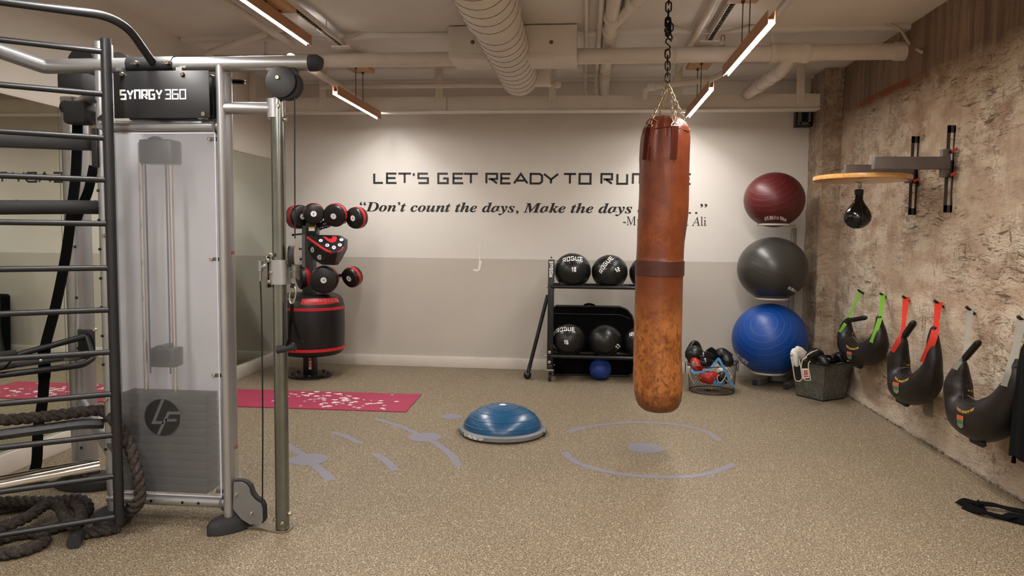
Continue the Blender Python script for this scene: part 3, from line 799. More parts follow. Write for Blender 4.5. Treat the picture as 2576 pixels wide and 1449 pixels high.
pan = part('cover_panel', pc, fz.m, tm, 'frosted see-through cover sheet')
rim = MB()
for (a, b_) in (((px0, pz0), (px1, pz0)), ((px1, pz0), (px1, pz1)), ((px1, pz1), (px0, pz1))): rim.bar((a[0], YM-.022, a[1]), (b_[0], YM-.022, b_[1]), .004, .006)
part('panel_edge', rim, M('acrylic_edge', '#c6c6cf', .3), pan)
bb = MB(); 
for (px, py) in ((526, 350), (532, 652), (538, 944), (541, 1235), (262, 592), (268, 1005)): bolt(bb, at(px, py, YM-.024), (0, -1, 0), .011, .012)
part('panel_bolts', bb, zinc, pan)
bk = MB()
for (px, py) in ((540, 350), (545, 652), (549, 944), (551, 1235)): bk.box(at(px, py, YM-.010), (.05, .012, .018))
part('panel_tabs', bk, black_metal, tm)
# weight stack behind the cover
yw = YM+.11
bsm = NT('pale_back_sheet'); bc0 = bsm.ramp(bsm.noise(bsm.pos(), 3, 3), [(.3, (.72, .72, .74, 1)), (.7, (.78, .78, .80, 1))])
d_ = bsm.node('BsdfDiffuse'); bsm.link(bc0, d_.inputs['Color']); t_ = bsm.node('BsdfTranslucent'); bsm.link(bc0, t_.inputs['Color'])
mx_ = bsm.node('MixShader'); mx_.inputs[0].default_value = .5; bsm.link(d_.outputs[0], mx_.inputs[1]); bsm.link(t_.outputs[0], mx_.inputs[2]); bsm.link(mx_.outputs[0], bsm.out.inputs['Surface'])
part('back_panel', MB().box(((X_(258, 700, YM+.24)+X_(570, 700, YM+.24))/2, YM+.24, (pz0+pz1)/2), (X_(570, 700, YM+.24)-X_(258, 700, YM+.24), .006, pz1-pz0+.16)), bsm.m, tm)
w0, w1 = X_(322, 1100, yw), X_(535, 1100, yw); sz1 = at(430, 985, yw).z
sb = MB(); n = 12
for i in range(n):
    z0 = .16+(sz1-.16)*i/n; sb.box(((w0+w1)/2, yw, z0+(sz1-.16)/n*.48), (w1-w0, .13, (sz1-.16)/n*.94), bevel=.004)
part('weight_stack', sb, M('dark_weight_plate', '#0d0d0e', .6), tm)
rods = MB()
for px in (362, 436): rods.cyl((X_(px, 700, yw), yw, sz1-.02), (X_(px, 700, yw), yw, pz1-.03), .012, seg=12)
part('guide_rods', rods, chrome, tm)
lf = MB()
for px in (373, 424): lf.cyl((X_(px, 700, yw-.03), yw-.03, sz1+.1), (X_(px, 700, yw-.03), yw-.03, pz1-.05), .004, seg=8)
part('lifting_cables', lf, cable_black, tm)
pb = MB(); c0 = at(404, 383, yw-.02); pb.box(c0, (.175, .1, .12), bevel=.01); pb.cyl(c0+V(0, -.045, .01), c0+V(0, .05, .01), .065)
c1 = at(420, 897, yw-.02); pb.box(c1, (.135, .09, .10), bevel=.01); pb.cyl(c1+V(-.01, -.045, .01), c1+V(-.01, .05, .01), .055)
part('inner_pulleys', pb, black_metal, tm)
# name plate
ax0, ax1 = X_(286, 240, 3.41), X_(527, 240, 3.41); az0, az1 = at(410, 297, 3.41).z, at(410, 178, 3.41).z
npz = part('name_plate', MB().box(((ax0+ax1)/2, 3.412, (az0+az1)/2), (ax1-ax0, .006, az1-az0), bevel=.0025), black_coat, tm)
pl0 = on_plane((0, 3.4088, 0), (1, 0, 0), (0, 0, 1), (0, -1, 0))
lt = MB(); hgt = (at(350, 225, 3.41).z-at(350, 251, 3.41).z); zbz = at(380, 251, 3.41).z
xa, xb = X_(302, 240, 3.41), X_(409, 240, 3.41); gp = .0035; wl = (xb-xa-5*gp)/6
stroke_text(lt, 'SYNRGY', lambda x, y, z: pl0(xa+x, zbz+y, z), hgt, wl, gp, .0085)
xa2, xb2 = X_(414, 240, 3.41), X_(469, 240, 3.41)
l2 = MB(); stroke_text(l2, '360', lambda x, y, z: pl0(xa2+x, zbz+y, z), hgt, (xb2-xa2-2*gp)/3, gp, .0068)
part('lettering', lt, white_print, npz, 'bold white lettering'); part('lettering', l2, M('grey_print', '#b9bcc2', .5), npz, 'paler grey numerals')
bb = MB()
for (px, py) in ((308, 187), (459, 187), (513, 287)): bolt(bb, at(px, py, 3.408), (0, -1, 0), .011, .012)
part('plate_bolts', bb, zinc, npz)
cl = MB()
for px in (306, 457, 510): cl.box(at(px, 176 if px < 500 else 296, YM-.03), (.03, .05, .016))
part('plate_clips', cl, silver, tm)
hb = MB().box(((ax0+ax1)/2, YM+.09, (az0+az1)/2), (ax1-ax0-.03, .15, az1-az0), bevel=.02); part('pulley_housing', hb, black_metal, tm)
# clamp for the pull-up bar
k0, k1 = X_(326, 158, YM), X_(441, 158, YM)
cm_ = MB(); vs = []
cl = MB().tube([(k0, YM, zt), (k1, YM, zt)], .0405, 26); part('bar_clamp', cl, black_coat, tm)
bb = MB()
for px in (341, 419): bb.box((X_(px, 157, 3.43), YM-.0395, zt), (.05, .006, .012)); 
part('clamp_slots', bb, black_rubber, tm)
bb = MB()
for px in (341, 419): bolt(bb, (X_(px, 157, 3.42), YM-.041, zt), (0, -1, 0), .012, .014)
part('clamp_bolts', bb, zinc, tm)
part('pull_up_bar', MB().tube(fillet([at(-120, -14, 2.85), at(305, 44, 3.22), at(386, 160, 3.44)], .12, 10), .019, 18), black_coat, tm)
# pulley at the end of the top tube
pc = at(711, 208, YM)
ph = MB().lathe([(.05, -.03), (.074, -.028), (.078, -.02), (.078, .02), (.074, .03), (.05, .034)], pc, (0, -1, 0), 36)
ph.box(pc+V(0, 0, .05), (.15, .05, .05), bevel=.008)
pe_ = part('end_pulley', ph, black_coat, tm)
g = MB(); bolt(g, pc+V(-.01, -.034, .018), (0, -1, 0), .011, .008); part('pulley_bolt', g, zinc, pe_)
part('pulley_wheel', MB().cyl(pc+V(.02, .03, -.01), pc+V(.02, -.018, -.01), .072, seg=30), black_rubber, pe_)
# side arm and post
zp = at(630, 271, YM).z; ypst = 3.50
xp = (X_(701, 300, ypst)+X_(709, 1310, ypst))/2
part('side_arm', MB().cyl((xr, YM, zp), (xp-.02, ypst, zp), .029), silver, tm)
zc = at(700, 247, ypst).z
part('post', MB().tube([(xp, ypst, .012), (xp, ypst, zc)], .031, 32, power=.62), galv, tm)
br = MB().tube([(xp-.014, ypst, zp-.045), (xp-.014, ypst, zp+.045)], .034, 20, power=.7); part('post_bracket', br, silver, tm)
bb = MB()
for (px, py) in ((700, 266), ): bolt(bb, at(px, py, ypst-.034), (0, -1, 0), .01, .01)
for (s, z) in ((-1, at(676, 297, ypst).z), (1, at(722, 300, ypst).z), (-1, at(686, 1307, ypst).z), (1, at(730, 1292, ypst).z)): bolt(bb, (xp+s*.032, ypst, z), (s, 0, 0), .011, .016)
bolt(bb, at(710, 1316, ypst-.033), (0, -1, 0), .01, .008)
part('post_bolts', bb, zinc, tm)
b = MB(); f0, f1 = fl(632, 1322).x, fl(727, 1326).x
b.prism([(f0, ypst-.012), (f0+.07, ypst-.016), (xp-.035, ypst-.045), (xp+.02, ypst-.05), (xp+.045, ypst-.02), (xp+.045, ypst+.035), (f0, ypst+.035)], (0, 0, .002), (1, 0, 0), (0, 1, 0), .008)
part('base_plate', b, zinc, tm)
# cam-shaped pulley guard
gpx = [(588, 1213), (606, 1213), (618, 1218), (626, 1228), (631, 1245), (640, 1257), (655, 1267), (660, 1277), (661, 1310), (656, 1318), (630, 1320), (607, 1306), (592, 1288), (586, 1280)]
for (dy, nm, mt, grow) in ((0, 'pulley_guard', alu, 0), (.012, 'guard_core', black_rubber, .006), (.045, 'pulley_guard', alu, 0)):
    P = [at(x, y, YM-.02) for x, y in gpx]; cx = sum(p.x for p in P)/len(P); cz = sum(p.z for p in P)/len(P)
    b = MB(); b.prism([(p.x+(grow if p.x > cx else 0), max(.012, p.z+(grow if p.z > cz else 0))) for p in P], (0, YM-.02+dy, 0), (1, 0, 0), (0, 0, 1), -.03 if nm == 'guard_core' else -.005)
    gd = part(nm, b, mt, tm, None if nm == 'pulley_guard' else 'black rubber core of the guard')
    if dy == 0:
        g = MB(); bolt(g, at(594, 1244, YM-.021), (0, -1, 0), .010, .01); bolt(g, at(632, 1291, YM-.021), (0, -1, 0), .010, .01); part('guard_bolts', g, zinc, gd)
# cables
cy = YM
part('cable', MB().tube([at(741, 232, cy), at(742, 600, ypst)], .0035, 8), cable_black, tm)
part('cable', MB().tube(bez([at(655, 708, cy), at(658, 800, cy), at(661, 1050, cy), at(660, 1275, cy)], 8), .0038, 8), cable_black, tm)
# sliding carriage
zcar = at(705, 684, ypst).z
car = part('carriage', MB().tube([(xp+.003, ypst, zcar-.060), (xp+.003, ypst, zcar+.060)], .050, 30, power=.72), silver, tm)
s = MB().box((xp-.047, ypst-.01, zcar), (.008, .07, .155), bevel=.003); part('side_plate', s, galv, car)
g = MB()
for (px, py) in ((676, 656), (683, 686), (677, 709), (684, 642)): bolt(g, at(px, py, ypst-.045), (-.6, -1, 0), .010, .014)
part('carriage_bolts', g, zinc, car)
th = MB().cyl((xp-.045, ypst-.015, at(670, 669, cy).z), at(657, 671, cy), .011, seg=14); c0 = at(656, 662, cy)
th.cyl(at(655, 657, cy), at(655, 682, cy), .0135, seg=16); th.cyl(at(655, 682, cy), at(655, 706, cy), .0075, seg=12)
part('pull_pin_handle', th, alu, car)
pw = at(737, 643, ypst-.01)
pu = MB()
for dx_ in (-.020, .013): pu.lathe([(.02, 0), (.055, .002), (.058, .006), (.02, .006)], pw+V(dx_, 0, 0), (.95, .16, 0), 28)
part('carriage_pulley', pu, zinc, car)
pu = MB().cyl(pw+V(-.012, -.002, -.004), pw+V(.012, .002, -.004), .052, seg=28); part('pulley_wheel', pu, black_rubber, car)
sw = MB(); cs = at(742, 684, ypst-.02)
for (dz_, rr, hh) in ((.018, .021, .024), (-.014, .021, .024), (.034, .024, .004), (-.030, .024, .004), (0, .013, .05)): sw.cyl(cs+V(0, 0, dz_-hh/2), cs+V(0, 0, dz_+hh/2), rr, seg=20)
part('swivel', sw, galv, car)
# carabiner, strap and grip
t = thing('stirrup_grip', 'black grip handle hanging by a carabiner from the silver carriage', 'handle', at(746, 880, 3.46))
ca = at(736, 742, 3.47); n = []
for k in range(24):
    a = 2*PI*k/24; n.append(ca+V(.015*math.cos(a)+.006*math.sin(a), 0, .042*math.sin(a)))
part('carabiner', MB().tube(n, .0042, 8, closed=True), zinc, t)
part('swivel_eye', MB().cyl(at(737, 712, 3.47), at(735, 724, 3.47), .010, seg=12), black_metal, t)
gr0, gr1 = at(722, 876, 3.46), at(765, 868, 3.46)
st = MB().strip(bez([at(735, 765, 3.47), at(737, 800, 3.46), at(752, 850, 3.46), gr1+V(-.004, 0, .012)], 8), V(0, 1, 0), .03, .004)
st.strip(bez([at(735, 765, 3.47), at(731, 810, 3.46), at(728, 850, 3.46), gr0+V(0, 0, .012)], 8), V(0, 1, 0), .03, .004)
part('webbing', st, black_fabric, t)
gd = (gr1-gr0).normalized()
part('grip', MB().lathe([(.008, -.004), (.020, 0), (.017, .006), (.0165, (gr1-gr0).length-.01), (.022, (gr1-gr0).length-.004), (.018, (gr1-gr0).length+.004)], gr0-gd*.05, gd, 22), black_rubber, t)
# round black pulleys glimpsed behind the right upright
for (px, py, r_, tlt) in ((588, 206, .06, .25),):
    c = at(px, py, YM+.22); b = MB().lathe([(.02, -.012), (r_-.004, -.012), (r_, -.006), (r_-.01, 0), (r_, .006), (r_-.004, .012), (.02, .012)], c, (.05, -.15, 1), 30); part('rear_pulley', b, black_metal, tm)
# warning stickers on the upright's flank
for (py0, py1) in ((632, 664), (1122, 1208)):
    p = at(583 if py0 < 700 else 588, (py0+py1)/2, yr+.01); z0, z1 = at(588, py1, yr).z, at(588, py0, yr).z
    part('sticker', MB().box((xr+.0272, yr+.008, (z0+z1)/2), (.0012, .03, z1-z0)), M('grey_sticker', '#9b9890', .5), tm)
    part('sticker_heading', MB().box((xr+.0275, yr+.008, z1-.008), (.0014, .03, .016)), M('orange_sticker', '#a8552c', .5), tm)
# round emblem on the cover
ce = at(408, 1050, YM-.024); rr = 50*3.45/1850
mk = MB().lathe([(rr, 0), (rr, .001)], ce, (0, -1, 0), 56); em = part('emblem', mk, M('emblem_black', '#1d1d1f', .4), pan, 'round black emblem')
ep = []
for line, tw in (([(410, 1004), (386, 1063), (411, 1063)], .015), ([(455, 1039), (424, 1039), (398, 1093)], .015), ([(444, 1057), (416, 1057)], .013)):
    P = [at(x, y, YM-.0256) for x, y in line]
    ep += [[V(q.x, YM-.0256, q.y) for q in quad] for quad in stroke_polys([(p.x, p.z) for p in P], tw)]
lb = MB()
for q in ep: lb.add(q, [[0, 1, 2, 3]])
part('monogram', lb, M('emblem_grey', '#57575b', .5), em, 'grey monogram strokes')

# --- black climbing ladder on its own slanted side
ua, ub = at(300, 1318, 3.30), at(266, 98, 3.30)
ux_, uz0, uz1 = (ua.x+ub.x)/2, ua.z, ub.z
DL = V(at(0, 700, 3.04).x-ux_, 3.04-3.30, 0); DL.normalize(); LW = .78
lad = part('ladder', MB().tube([(ux_, 3.30, uz0), (ux_, 3.30, uz1)], .0235, 20).tube([V(ux_, 3.30, uz0)+DL*LW, V(ux_, 3.30, uz1)+DL*LW], .0235, 20), black_coat, tm, 'black climbing ladder')
for py in (131, 238, 348, 453, 563, 674, 779, 885, 990, 1093, 1196, 1298):
    z = at(268+(py-131)*.0175, py, 3.3).z
    part('rung', MB().cyl(V(ux_, 3.3, z), V(ux_, 3.3, z)+DL*LW, .0135, seg=14), black_coat, lad)
for z in (.42, 2.05): part('ladder_bracket', MB().bar((ux_, 3.3, z), (xl, yl-.04, z), .03, .012), black_coat, lad)
# --- black attachments on the tower's left face
def px3(l): return [at(x, y, Y) for x, y, Y in l]
a = px3([(255, 362, 3.5), (-90, 348, 3.12)])
part('rest_bar', MB().bar(a[0], a[1], .045, .07, V(0, 0, 1), bevel=.008), black_coat, tm)
part('rest_bracket', MB().box(at(240, 372, 3.44), (.032, .02, .19), bevel=.004), black_coat, tm)
a = px3([(250, 522, 3.5), (205, 521, 3.42), (-90, 522, 3.10)])
part('dip_pad', MB().tube(fillet(a, .1, 8), .034, 20), black_rubber, tm)
a = px3([(262, 1066, 3.5), (205, 1066, 3.44), (-90, 1106, 3.12)])
part('rope_hook', MB().tube(fillet(a, .05), .026, 4, power=1), black_coat, tm)
a = px3([(250, 1172, 3.5), (-90, 1237, 3.15)])
part('foot_roller', MB().cyl(a[0], a[1], .044, seg=30), chrome, tm)
# tray on the rear upright
b = MB().box(at(218, 866, 3.88), (.10, .012, .17), bevel=.003); tb = part('tray_bracket', b, black_coat, tm)
bb = MB(); 
for (px, py) in ((240, 829), (242, 896)): bolt(bb, at(px, py, 3.87), (0, -1, 0), .011, .012)
part('bracket_bolts', bb, zinc, tb)
a = px3([(215, 846, 3.86), (40, 893, 3.6), (-80, 925, 3.45)]); part('tray_arm', MB().tube(a, .017, 16), black_coat, tm)
part('tray_arm', MB().tube(px3([(218, 846, 3.86), (232, 890, 3.84)]), .014, 14), black_coat, tm)
tp_ = px3([(232, 902, 3.84), (210, 918, 3.78), (-90, 955, 3.4)])
tr_ = MB().tube(fillet(tp_, .06), .017, 14, flat=1.0)
tr_.add([at(234, 899, 3.84), at(-90, 945, 3.4), at(-90, 905, 3.75), at(180, 886, 4.0)], [[0, 1, 2, 3]]); part('tray', tr_, black_coat, tm)
# black foam-wrapped pulley blocks high on the left
b = MB().box(at(194, 208, 3.72), (.15, .12, .10), bevel=.02); b.box(at(200, 285, 3.70), (.13, .1, .12), bevel=.02); part('pulley_block', b, black_rubber, tm)
b = MB().tube([at(163, 268, 3.72), at(240, 298, 3.68)], .034, 20); part('pulley_cover', b, black_rubber, tm)
b = MB().lathe([(.02, -.03), (.075, -.03), (.08, 0), (.075, .03), (.02, .03)], at(212, 160, 3.8), (0, -1, 0), 28); part('top_pulley', b, black_rubber, tm)
b = MB().lathe([(.02, -.02), (.06, -.02), (.06, .02), (.02, .02)], at(303, 162, 3.72), (0, -1, 0), 24); part('top_pulley', b, black_rubber, tm)

# things hung on the tower
single('suspension_strap', MB().strip(bez([at(196, 285, 3.72), at(192, 420, 3.72), at(184, 500, 3.72), at(166, 640, 3.72), at(140, 770, 3.72), at(112, 880, 3.72), at(112, 930, 3.72), at(107, 1010, 3.72), at(96, 1080, 3.72), at(90, 1175, 3.72), at(60, 1215, 3.74)], 8), V(1, .2, 0), [.05]*40+[.06]*11+[.052]*30, .012), black_fabric, 'long black suspension strap hanging slack behind the ladder', 'strap')
single('suspension_strap', MB().strip(bez([at(236, 418, 3.66), at(222, 480, 3.66), at(205, 520, 3.68), at(190, 560, 3.70)], 8), V(1, .2, 0), .045, .01), black_fabric, 'short black strap end slanting off the silver upright behind the ladder', 'strap')
t = thing('exercise_tube', 'black resistance tube with carabiner lying on the tray behind the ladder', 'resistance tube', at(120, 915, 3.66))
part('tube', MB().tube(bez([at(-40, 935, 3.5), at(20, 922, 3.55), at(100, 910, 3.62), at(160, 902, 3.68)], 8), .012, 12), black_rubber, t)
cc = at(178, 900, 3.70); part('carabiner', MB().tube([cc+V(.045*math.cos(a), .0, .012*math.sin(a)) + V(0, .02*math.cos(a), 0) for a in [2*PI*k/20 for k in range(20)]], .0045, 8, closed=True), black_metal, t)
part('ferrule', MB().cyl(at(101, 906, 3.61), at(107, 905.5, 3.615), .0145, seg=14), zinc, t)
t = thing('exercise_tube', 'coiled black tube handle at the left end of the tray', 'resistance tube', at(20, 890, 3.5))
part('grip', MB().tube(px3([(-30, 897, 3.5), (42, 888, 3.58)]), .019, 16), black_rubber, t)
part('loop', MB().tube(bez(px3([(42, 888, 3.58), (30, 905, 3.53), (12, 925, 3.5), (-6, 930, 3.48), (-30, 915, 3.46)]), 6), .005, 8), black_fabric, t)

# --- battle rope: three twisted strands
rm = NT('manila_rope_black'); pp = rm.pos()
rm.bsdf(rm.ramp(rm.noise(pp, 60, 5, .7), [(.3, '#2a2522'), (.55, '#4c4540'), (.75, '#6b625a')]), .95, 0, rm.bump(rm.noise(pp, 420, 3, .7), .9, .004), .2)
def rope(mb, pts, r):
    P = bez(pts, 14); Q = [P[0]]
    for p in P[1:]:                       # even steps
        while (p-Q[-1]).length > .012: Q.append(Q[-1]+(p-Q[-1]).normalized()*.012)
    tw = [i*.012/.125*2*PI/1.0 for i in range(len(Q))]
    mb.tube(Q, r, 36, twist=tw, shape=lambda t: .74+.30*abs(math.cos(1.5*t)))
    for i in range(0, len(Q), 1):         # stray fibres
        if random.random() < .5:
            d = V(random.gauss(0, 1), random.gauss(0, 1), random.gauss(0, 1)).normalized(); e = Q[i]+d*r*.9
            mb.tube([e, e+(d+V(random.gauss(0, .7), random.gauss(0, .7), random.gauss(0, .5)))*.009], [.0007, .0004], 3)
t = thing('battle_rope', 'thick frayed black battle rope draped over the hook and coiled under the ladder', 'rope', (-2.6, 3.2, 0))
rr = .0295
b = MB()
rope(b, px3([(-150, 1058, 3.06), (0, 1057, 3.22), (130, 1046, 3.36), (215, 1035, 3.46), (262, 1035, 3.50), (295, 1068, 3.42), (325, 1120, 3.38), (343, 1180, 3.36), (352, 1222, 3.36)])+[at(345, 1270, 3.36), V(fl(320, 1312).x, fl(320, 1316, .03).y, .035), fl(290, 1328, .03), fl(235, 1338, .03), fl(200, 1341, .03)], rr)
b2 = MB()
rope(b2, [fl(-130, 1300, .03), fl(-20, 1284, .03), fl(60, 1272, .03), fl(130, 1262, .03), fl(200, 1256, .05), fl(222, 1280, .03), fl(190, 1310, .03), fl(120, 1332, .03), fl(40, 1345, .03), fl(-130, 1372, .03)], rr)
rope(b2, [fl(-130, 1355, .075), fl(0, 1328, .075), fl(70, 1300, .08), fl(118, 1268, .085), fl(150, 1275, .07), fl(163, 1300, .07), fl(185, 1322, .08), fl(205, 1300, .07), fl(188, 1268, .07), fl(120, 1262, .075), fl(20, 1262, .08), fl(-130, 1270, .08)], rr)
rope(b2, [fl(-130, 1385, .03), fl(-20, 1395, .03), fl(60, 1384, .03), fl(112, 1360, .03), fl(90, 1340, .03), fl(20, 1350, .03), fl(-130, 1400, .03)], rr)
part('rope_length', b, rm.m, t); part('rope_coil', b2, rm.m, t)
e0, e1 = fl(200, 1341, .03), fl(184, 1366, .03)
part('end_sleeve', MB().cyl(e0, e1, .031, seg=22), black_rubber, t, 'shiny black end sleeve')
from mathutils.bvhtree import BVHTree
def decal(mb, lift=.0012):                # lays lettering drawn in photo pixels onto the surface of mb
    tree = BVHTree.FromPolygons([tuple(v) for v in mb.v], mb.f)
    mean = sum(mb.v, V(0, 0, 0))/len(mb.v)
    def hit(x, y, z=0.0):
        d = ray(x, y).normalized(); p, n, i, dist = tree.ray_cast(CP, d)
        if p is None:
            q, n, i, dist = tree.find_nearest(CP+d*(mean-CP).dot(d)); p = q
        if n.dot(d) > 0: n = -n
        return p+n*(lift+z)
    return hit
def px_text(mb, hit, text, cx, cy, w, h, t, rot=0.0, bow=0.0, gapk=.24):
    """letters in photo pixels: centre, total width, height, stroke; bow = sag of the baseline"""
    n = len(text); cw = w/(n+gapk*(n-1)); c, s = math.cos(rot), math.sin(rot)
    def place(x, y, z):
        u = x-w/2; v = (y-h/2)+bow*(1-(2*u/w)**2)
        return hit(cx+u*c+v*s, cy+u*s-v*c, z*.5)
    stroke_text(mb, text, place, h, cw, cw*gapk, t)
def hit_poly(mb, hit, pts): mb.add([hit(x, y) for x, y in pts], [list(range(len(pts)))])
def S_(px, Y): return px*Y/1850

# ---------------------------------------------------------------- brown leather heavy bag
lm = NT('worn_brown_leather'); p = lm.pos(); z = lm.sep(p)[2]
n1 = lm.noise(p, 5, 5, .65); n2 = lm.noise(p, 22, 5, .7, .6); n3 = lm.noise(lm.pos((40, 40, 16)), 1.0, 4, .7, 1.5)
top = lm.ramp(n1, [(.3, '#55230f'), (.55, '#6d3018'), (.75, '#7f3d20')])
mid = lm.ramp(n1, [(.3, '#63290f'), (.7, '#8a4620')])
low = lm.ramp(n1, [(.28, '#8a4c1e'), (.5, '#b5713a'), (.72, '#c98a4c')])
k1 = lm.ramp(lm.math('ADD', lm.math('DIVIDE', z, 3.0), lm.math('MULTIPLY', n1, .10)), [(.33, 1.0), (.47, 0.0)])
k2 = lm.ramp(lm.math('ADD', lm.math('DIVIDE', z, 3.0), lm.math('MULTIPLY', n1, .06)), [(.62, 1.0), (.70, 0.0)])
c = lm.mix(k2, top, mid); c = lm.mix(k1, c, low)
scuff = lm.math('MULTIPLY', lm.ramp(n3, [(.60, 0.0), (.66, .9)]), lm.ramp(n2, [(.46, 0.0), (.56, 1.0)]))
blot = lm.ramp(lm.noise(lm.pos((26, 26, 20)), 1.0, 5, .75, .6), [(.46, 0.0), (.62, .75)])
c = lm.mix(lm.math('MULTIPLY', blot, lm.math('MULTIPLY_ADD', k1, .85, .15)), c, '#55260f')
c = lm.mix(lm.math('MULTIPLY', scuff, lm.math('MULTIPLY_ADD', k1, .9, .05)), c, '#3a1709')
band_ = lm.ramp(lm.math('ADD', lm.math('DIVIDE', z, 3.0), lm.math('MULTIPLY', n2, .12)), [(.36, 0.0), (.46, .6)])
c = lm.mix(lm.math('MULTIPLY', band_, lm.ramp(lm.math('DIVIDE', z, 3.0), [(.42, 1.0), (.44, 0.0)])), c, '#6a3014')
c = lm.mix(lm.ramp(lm.math('ADD', lm.math('DIVIDE', z, 3.0), lm.math('MULTIPLY', n2, .09)), [(.165, .75), (.21, 0.0)]), c, '#4d1f10')
vor = lm.node('TexVoronoi', feature='DISTANCE_TO_EDGE'); lm.link(lm.pos((20, 20, 26)), vor.inputs['Vector']); vor.inputs['Scale'].default_value = 1.0
crk = lm.math('MULTIPLY', lm.ramp(vor.outputs['Distance'], [(.0, 1.0), (.05, 0.0)]), lm.math('MULTIPLY', lm.ramp(n1, [(.5, 0.0), (.62, 1.0)]), lm.ramp(lm.math('DIVIDE', z, 3.0), [(.36, 0.0), (.42, 1.0), (.56, 1.0), (.6, 0.0)])))
c = lm.mix(lm.math('MULTIPLY', crk, .5), c, '#b06a3a')
fold = lm.noise(lm.pos((14, 14, 1.3)), 1.0, 3, .6, .5)
fz_ = lm.ramp(lm.math('DIVIDE', z, 3.0), [(.58, 0.0), (.70, 1.0)])
hgt_ = lm.math('ADD', lm.math('MULTIPLY', n2, .25), lm.math('MULTIPLY', lm.math('MULTIPLY', fold, fz_), 3.2))
lm.bsdf(c, lm.math('MULTIPLY_ADD', n2, .3, .24), 0, lm.bump(hgt_, .5, .012), .45); leather = lm.m
strapl = M('brown_leather_strap', '#5e2615', .6, var=.15, vscale=12, bscale=80, bstr=.3, spec=.2)
YB_ = 5.05
t = thing('punching_bag', 'long worn brown leather punch bag hanging on a chain over the floor ring', 'punch bag', at(1655, 1037, YB_))
edge = [(291, 1662, 1682), (294, 1650, 1697), (300, 1640, 1712), (309, 1631, 1722), (322, 1622, 1729), (345, 1617, 1731), (400, 1612, 1732), (450, 1610, 1732), (500, 1609, 1731), (540, 1607, 1729), (575, 1604, 1725), (610, 1603, 1720), (654, 1601, 1718), (657, 1600, 1720), (690, 1599, 1719), (694, 1599, 1717), (740, 1598, 1716), (800, 1596, 1715), (860, 1595, 1714), (910, 1594, 1714), (950, 1593, 1716), (985, 1595, 1716), (1005, 1599, 1713), (1020, 1606, 1707), (1030, 1618, 1695), (1036, 1640, 1672)]
rings = []
for y, x0, x1 in edge: rings.append((at((x0+x1)/2, y, YB_), S_((x1-x0)/2, YB_)*.99))
def bagmesh(rings, seg=72, folds=True):
    R = []; 
    for i in range(len(rings)-1):
        a, ra = rings[i]; b_, rb = rings[i+1]; n = max(1, int((a-b_).length/.02))
        for k in range(n): R.append((a.lerp(b_, k/n), ra+(rb-ra)*k/n))
    R.append(rings[-1]); vs = []; fs = []; ztop = R[0][0].z
    for (c_, r_) in R:
        d = ztop-c_.z; amp = .019*math.exp(-((d-.16)/.16)**2) if folds else 0
        for k in range(seg):
            a = 2*PI*k/seg
            w = noise.noise(V(math.cos(a)*3.2, math.sin(a)*3.2, d*1.4))+.5*noise.noise(V(math.cos(a)*7, math.sin(a)*7, d*2))
            q = r_+amp*w+.0025*noise.noise(V(math.cos(a)*2, math.sin(a)*2, d*4))
            vs.append(c_+V(q*math.cos(a), q*math.sin(a), 0))
    n = len(R)
    for i in range(n-1):
        for k in range(seg): k2 = (k+1) % seg; fs.append([i*seg+k2, i*seg+k, (i+1)*seg+k, (i+1)*seg+k2])
    fs.append(list(range(seg))); fs.append([(n-1)*seg+k for k in range(seg)][::-1]); return vs, fs
b = MB(); vs, fs = bagmesh(rings); b.add(vs, fs); bagb = b
part('bag_body', b, leather, t)
bc, brd = at(1659.5, 674, YB_), S_(59.8, YB_)
bz0, bz1 = at(1660, 692, YB_).z, at(1660, 656, YB_).z
b = MB(); b.lathe([(brd*.985, bz0-bc.z-.003), (brd+.0005, bz0-bc.z), (brd+.0005, bz1-bc.z), (brd*.985, bz1-bc.z+.003)], bc, (0, 0, 1), 72); part('leather_band', b, M('dark_leather_band', '#4f2215', .5, var=.2, vscale=9, bscale=60, bstr=.3), t)
# seam at the shoulder
sc_, sr = at(1675, 330, YB_), S_(55.5, YB_)
sr_pts = [V(sc_.x+sr*math.cos(a), YB_+sr*math.sin(a), sc_.z+.008*math.sin(a*3)) for a in [2*PI*k/48 for k in range(48)]]
part('shoulder_seam', MB().tube(sr_pts, .003, 6, closed=True), strapl, t)
ct = at(1671, 300, YB_)
hk = at(1680, 203, YB_); anch = []
for (ang, nm) in ((-1.30, 'f'), (-2.42, 'l'), (1.9, 'b'), (.35, 'r')):
    rr_ = S_(57, YB_); c_ = V(sc_.x-.0, YB_, sc_.z)
    d = V(math.cos(ang), math.sin(ang), 0); top = c_+d*(rr_+.006)+V(0, 0, .012); bot = c_+d*(S_(61, YB_)+.009)+V(-.01, 0, -.20)
    tang = V(-d.y, d.x, 0)
    s = MB(); s.strip([top, top.lerp(bot, .35)+d*.004, bot], tang, .045, .007); ob = part('hanging_strap', s, strapl, t)
    s = MB(); s.strip([top+d*.003, top.lerp(bot, .4)+d*.007, bot+d*.002], tang, .037, .003); part('strap_stitching', s, M('strap_dark_stitch', '#4a1d10', .8, var=.1, spec=.1), ob)
    rg = MB().tube(arc(top+V(0, 0, .0), tang, (d*-.35+V(0, 0, 1)).normalized(), .026, 0, PI, 14)+[top-tang*.026], .0035, 8); rg.cyl(top-tang*.026, top+tang*.026, .0035, seg=8)
    part('d_ring', rg, zinc, t); anch.append(top+(d*-.35+V(0, 0, 1)).normalized()*.026)
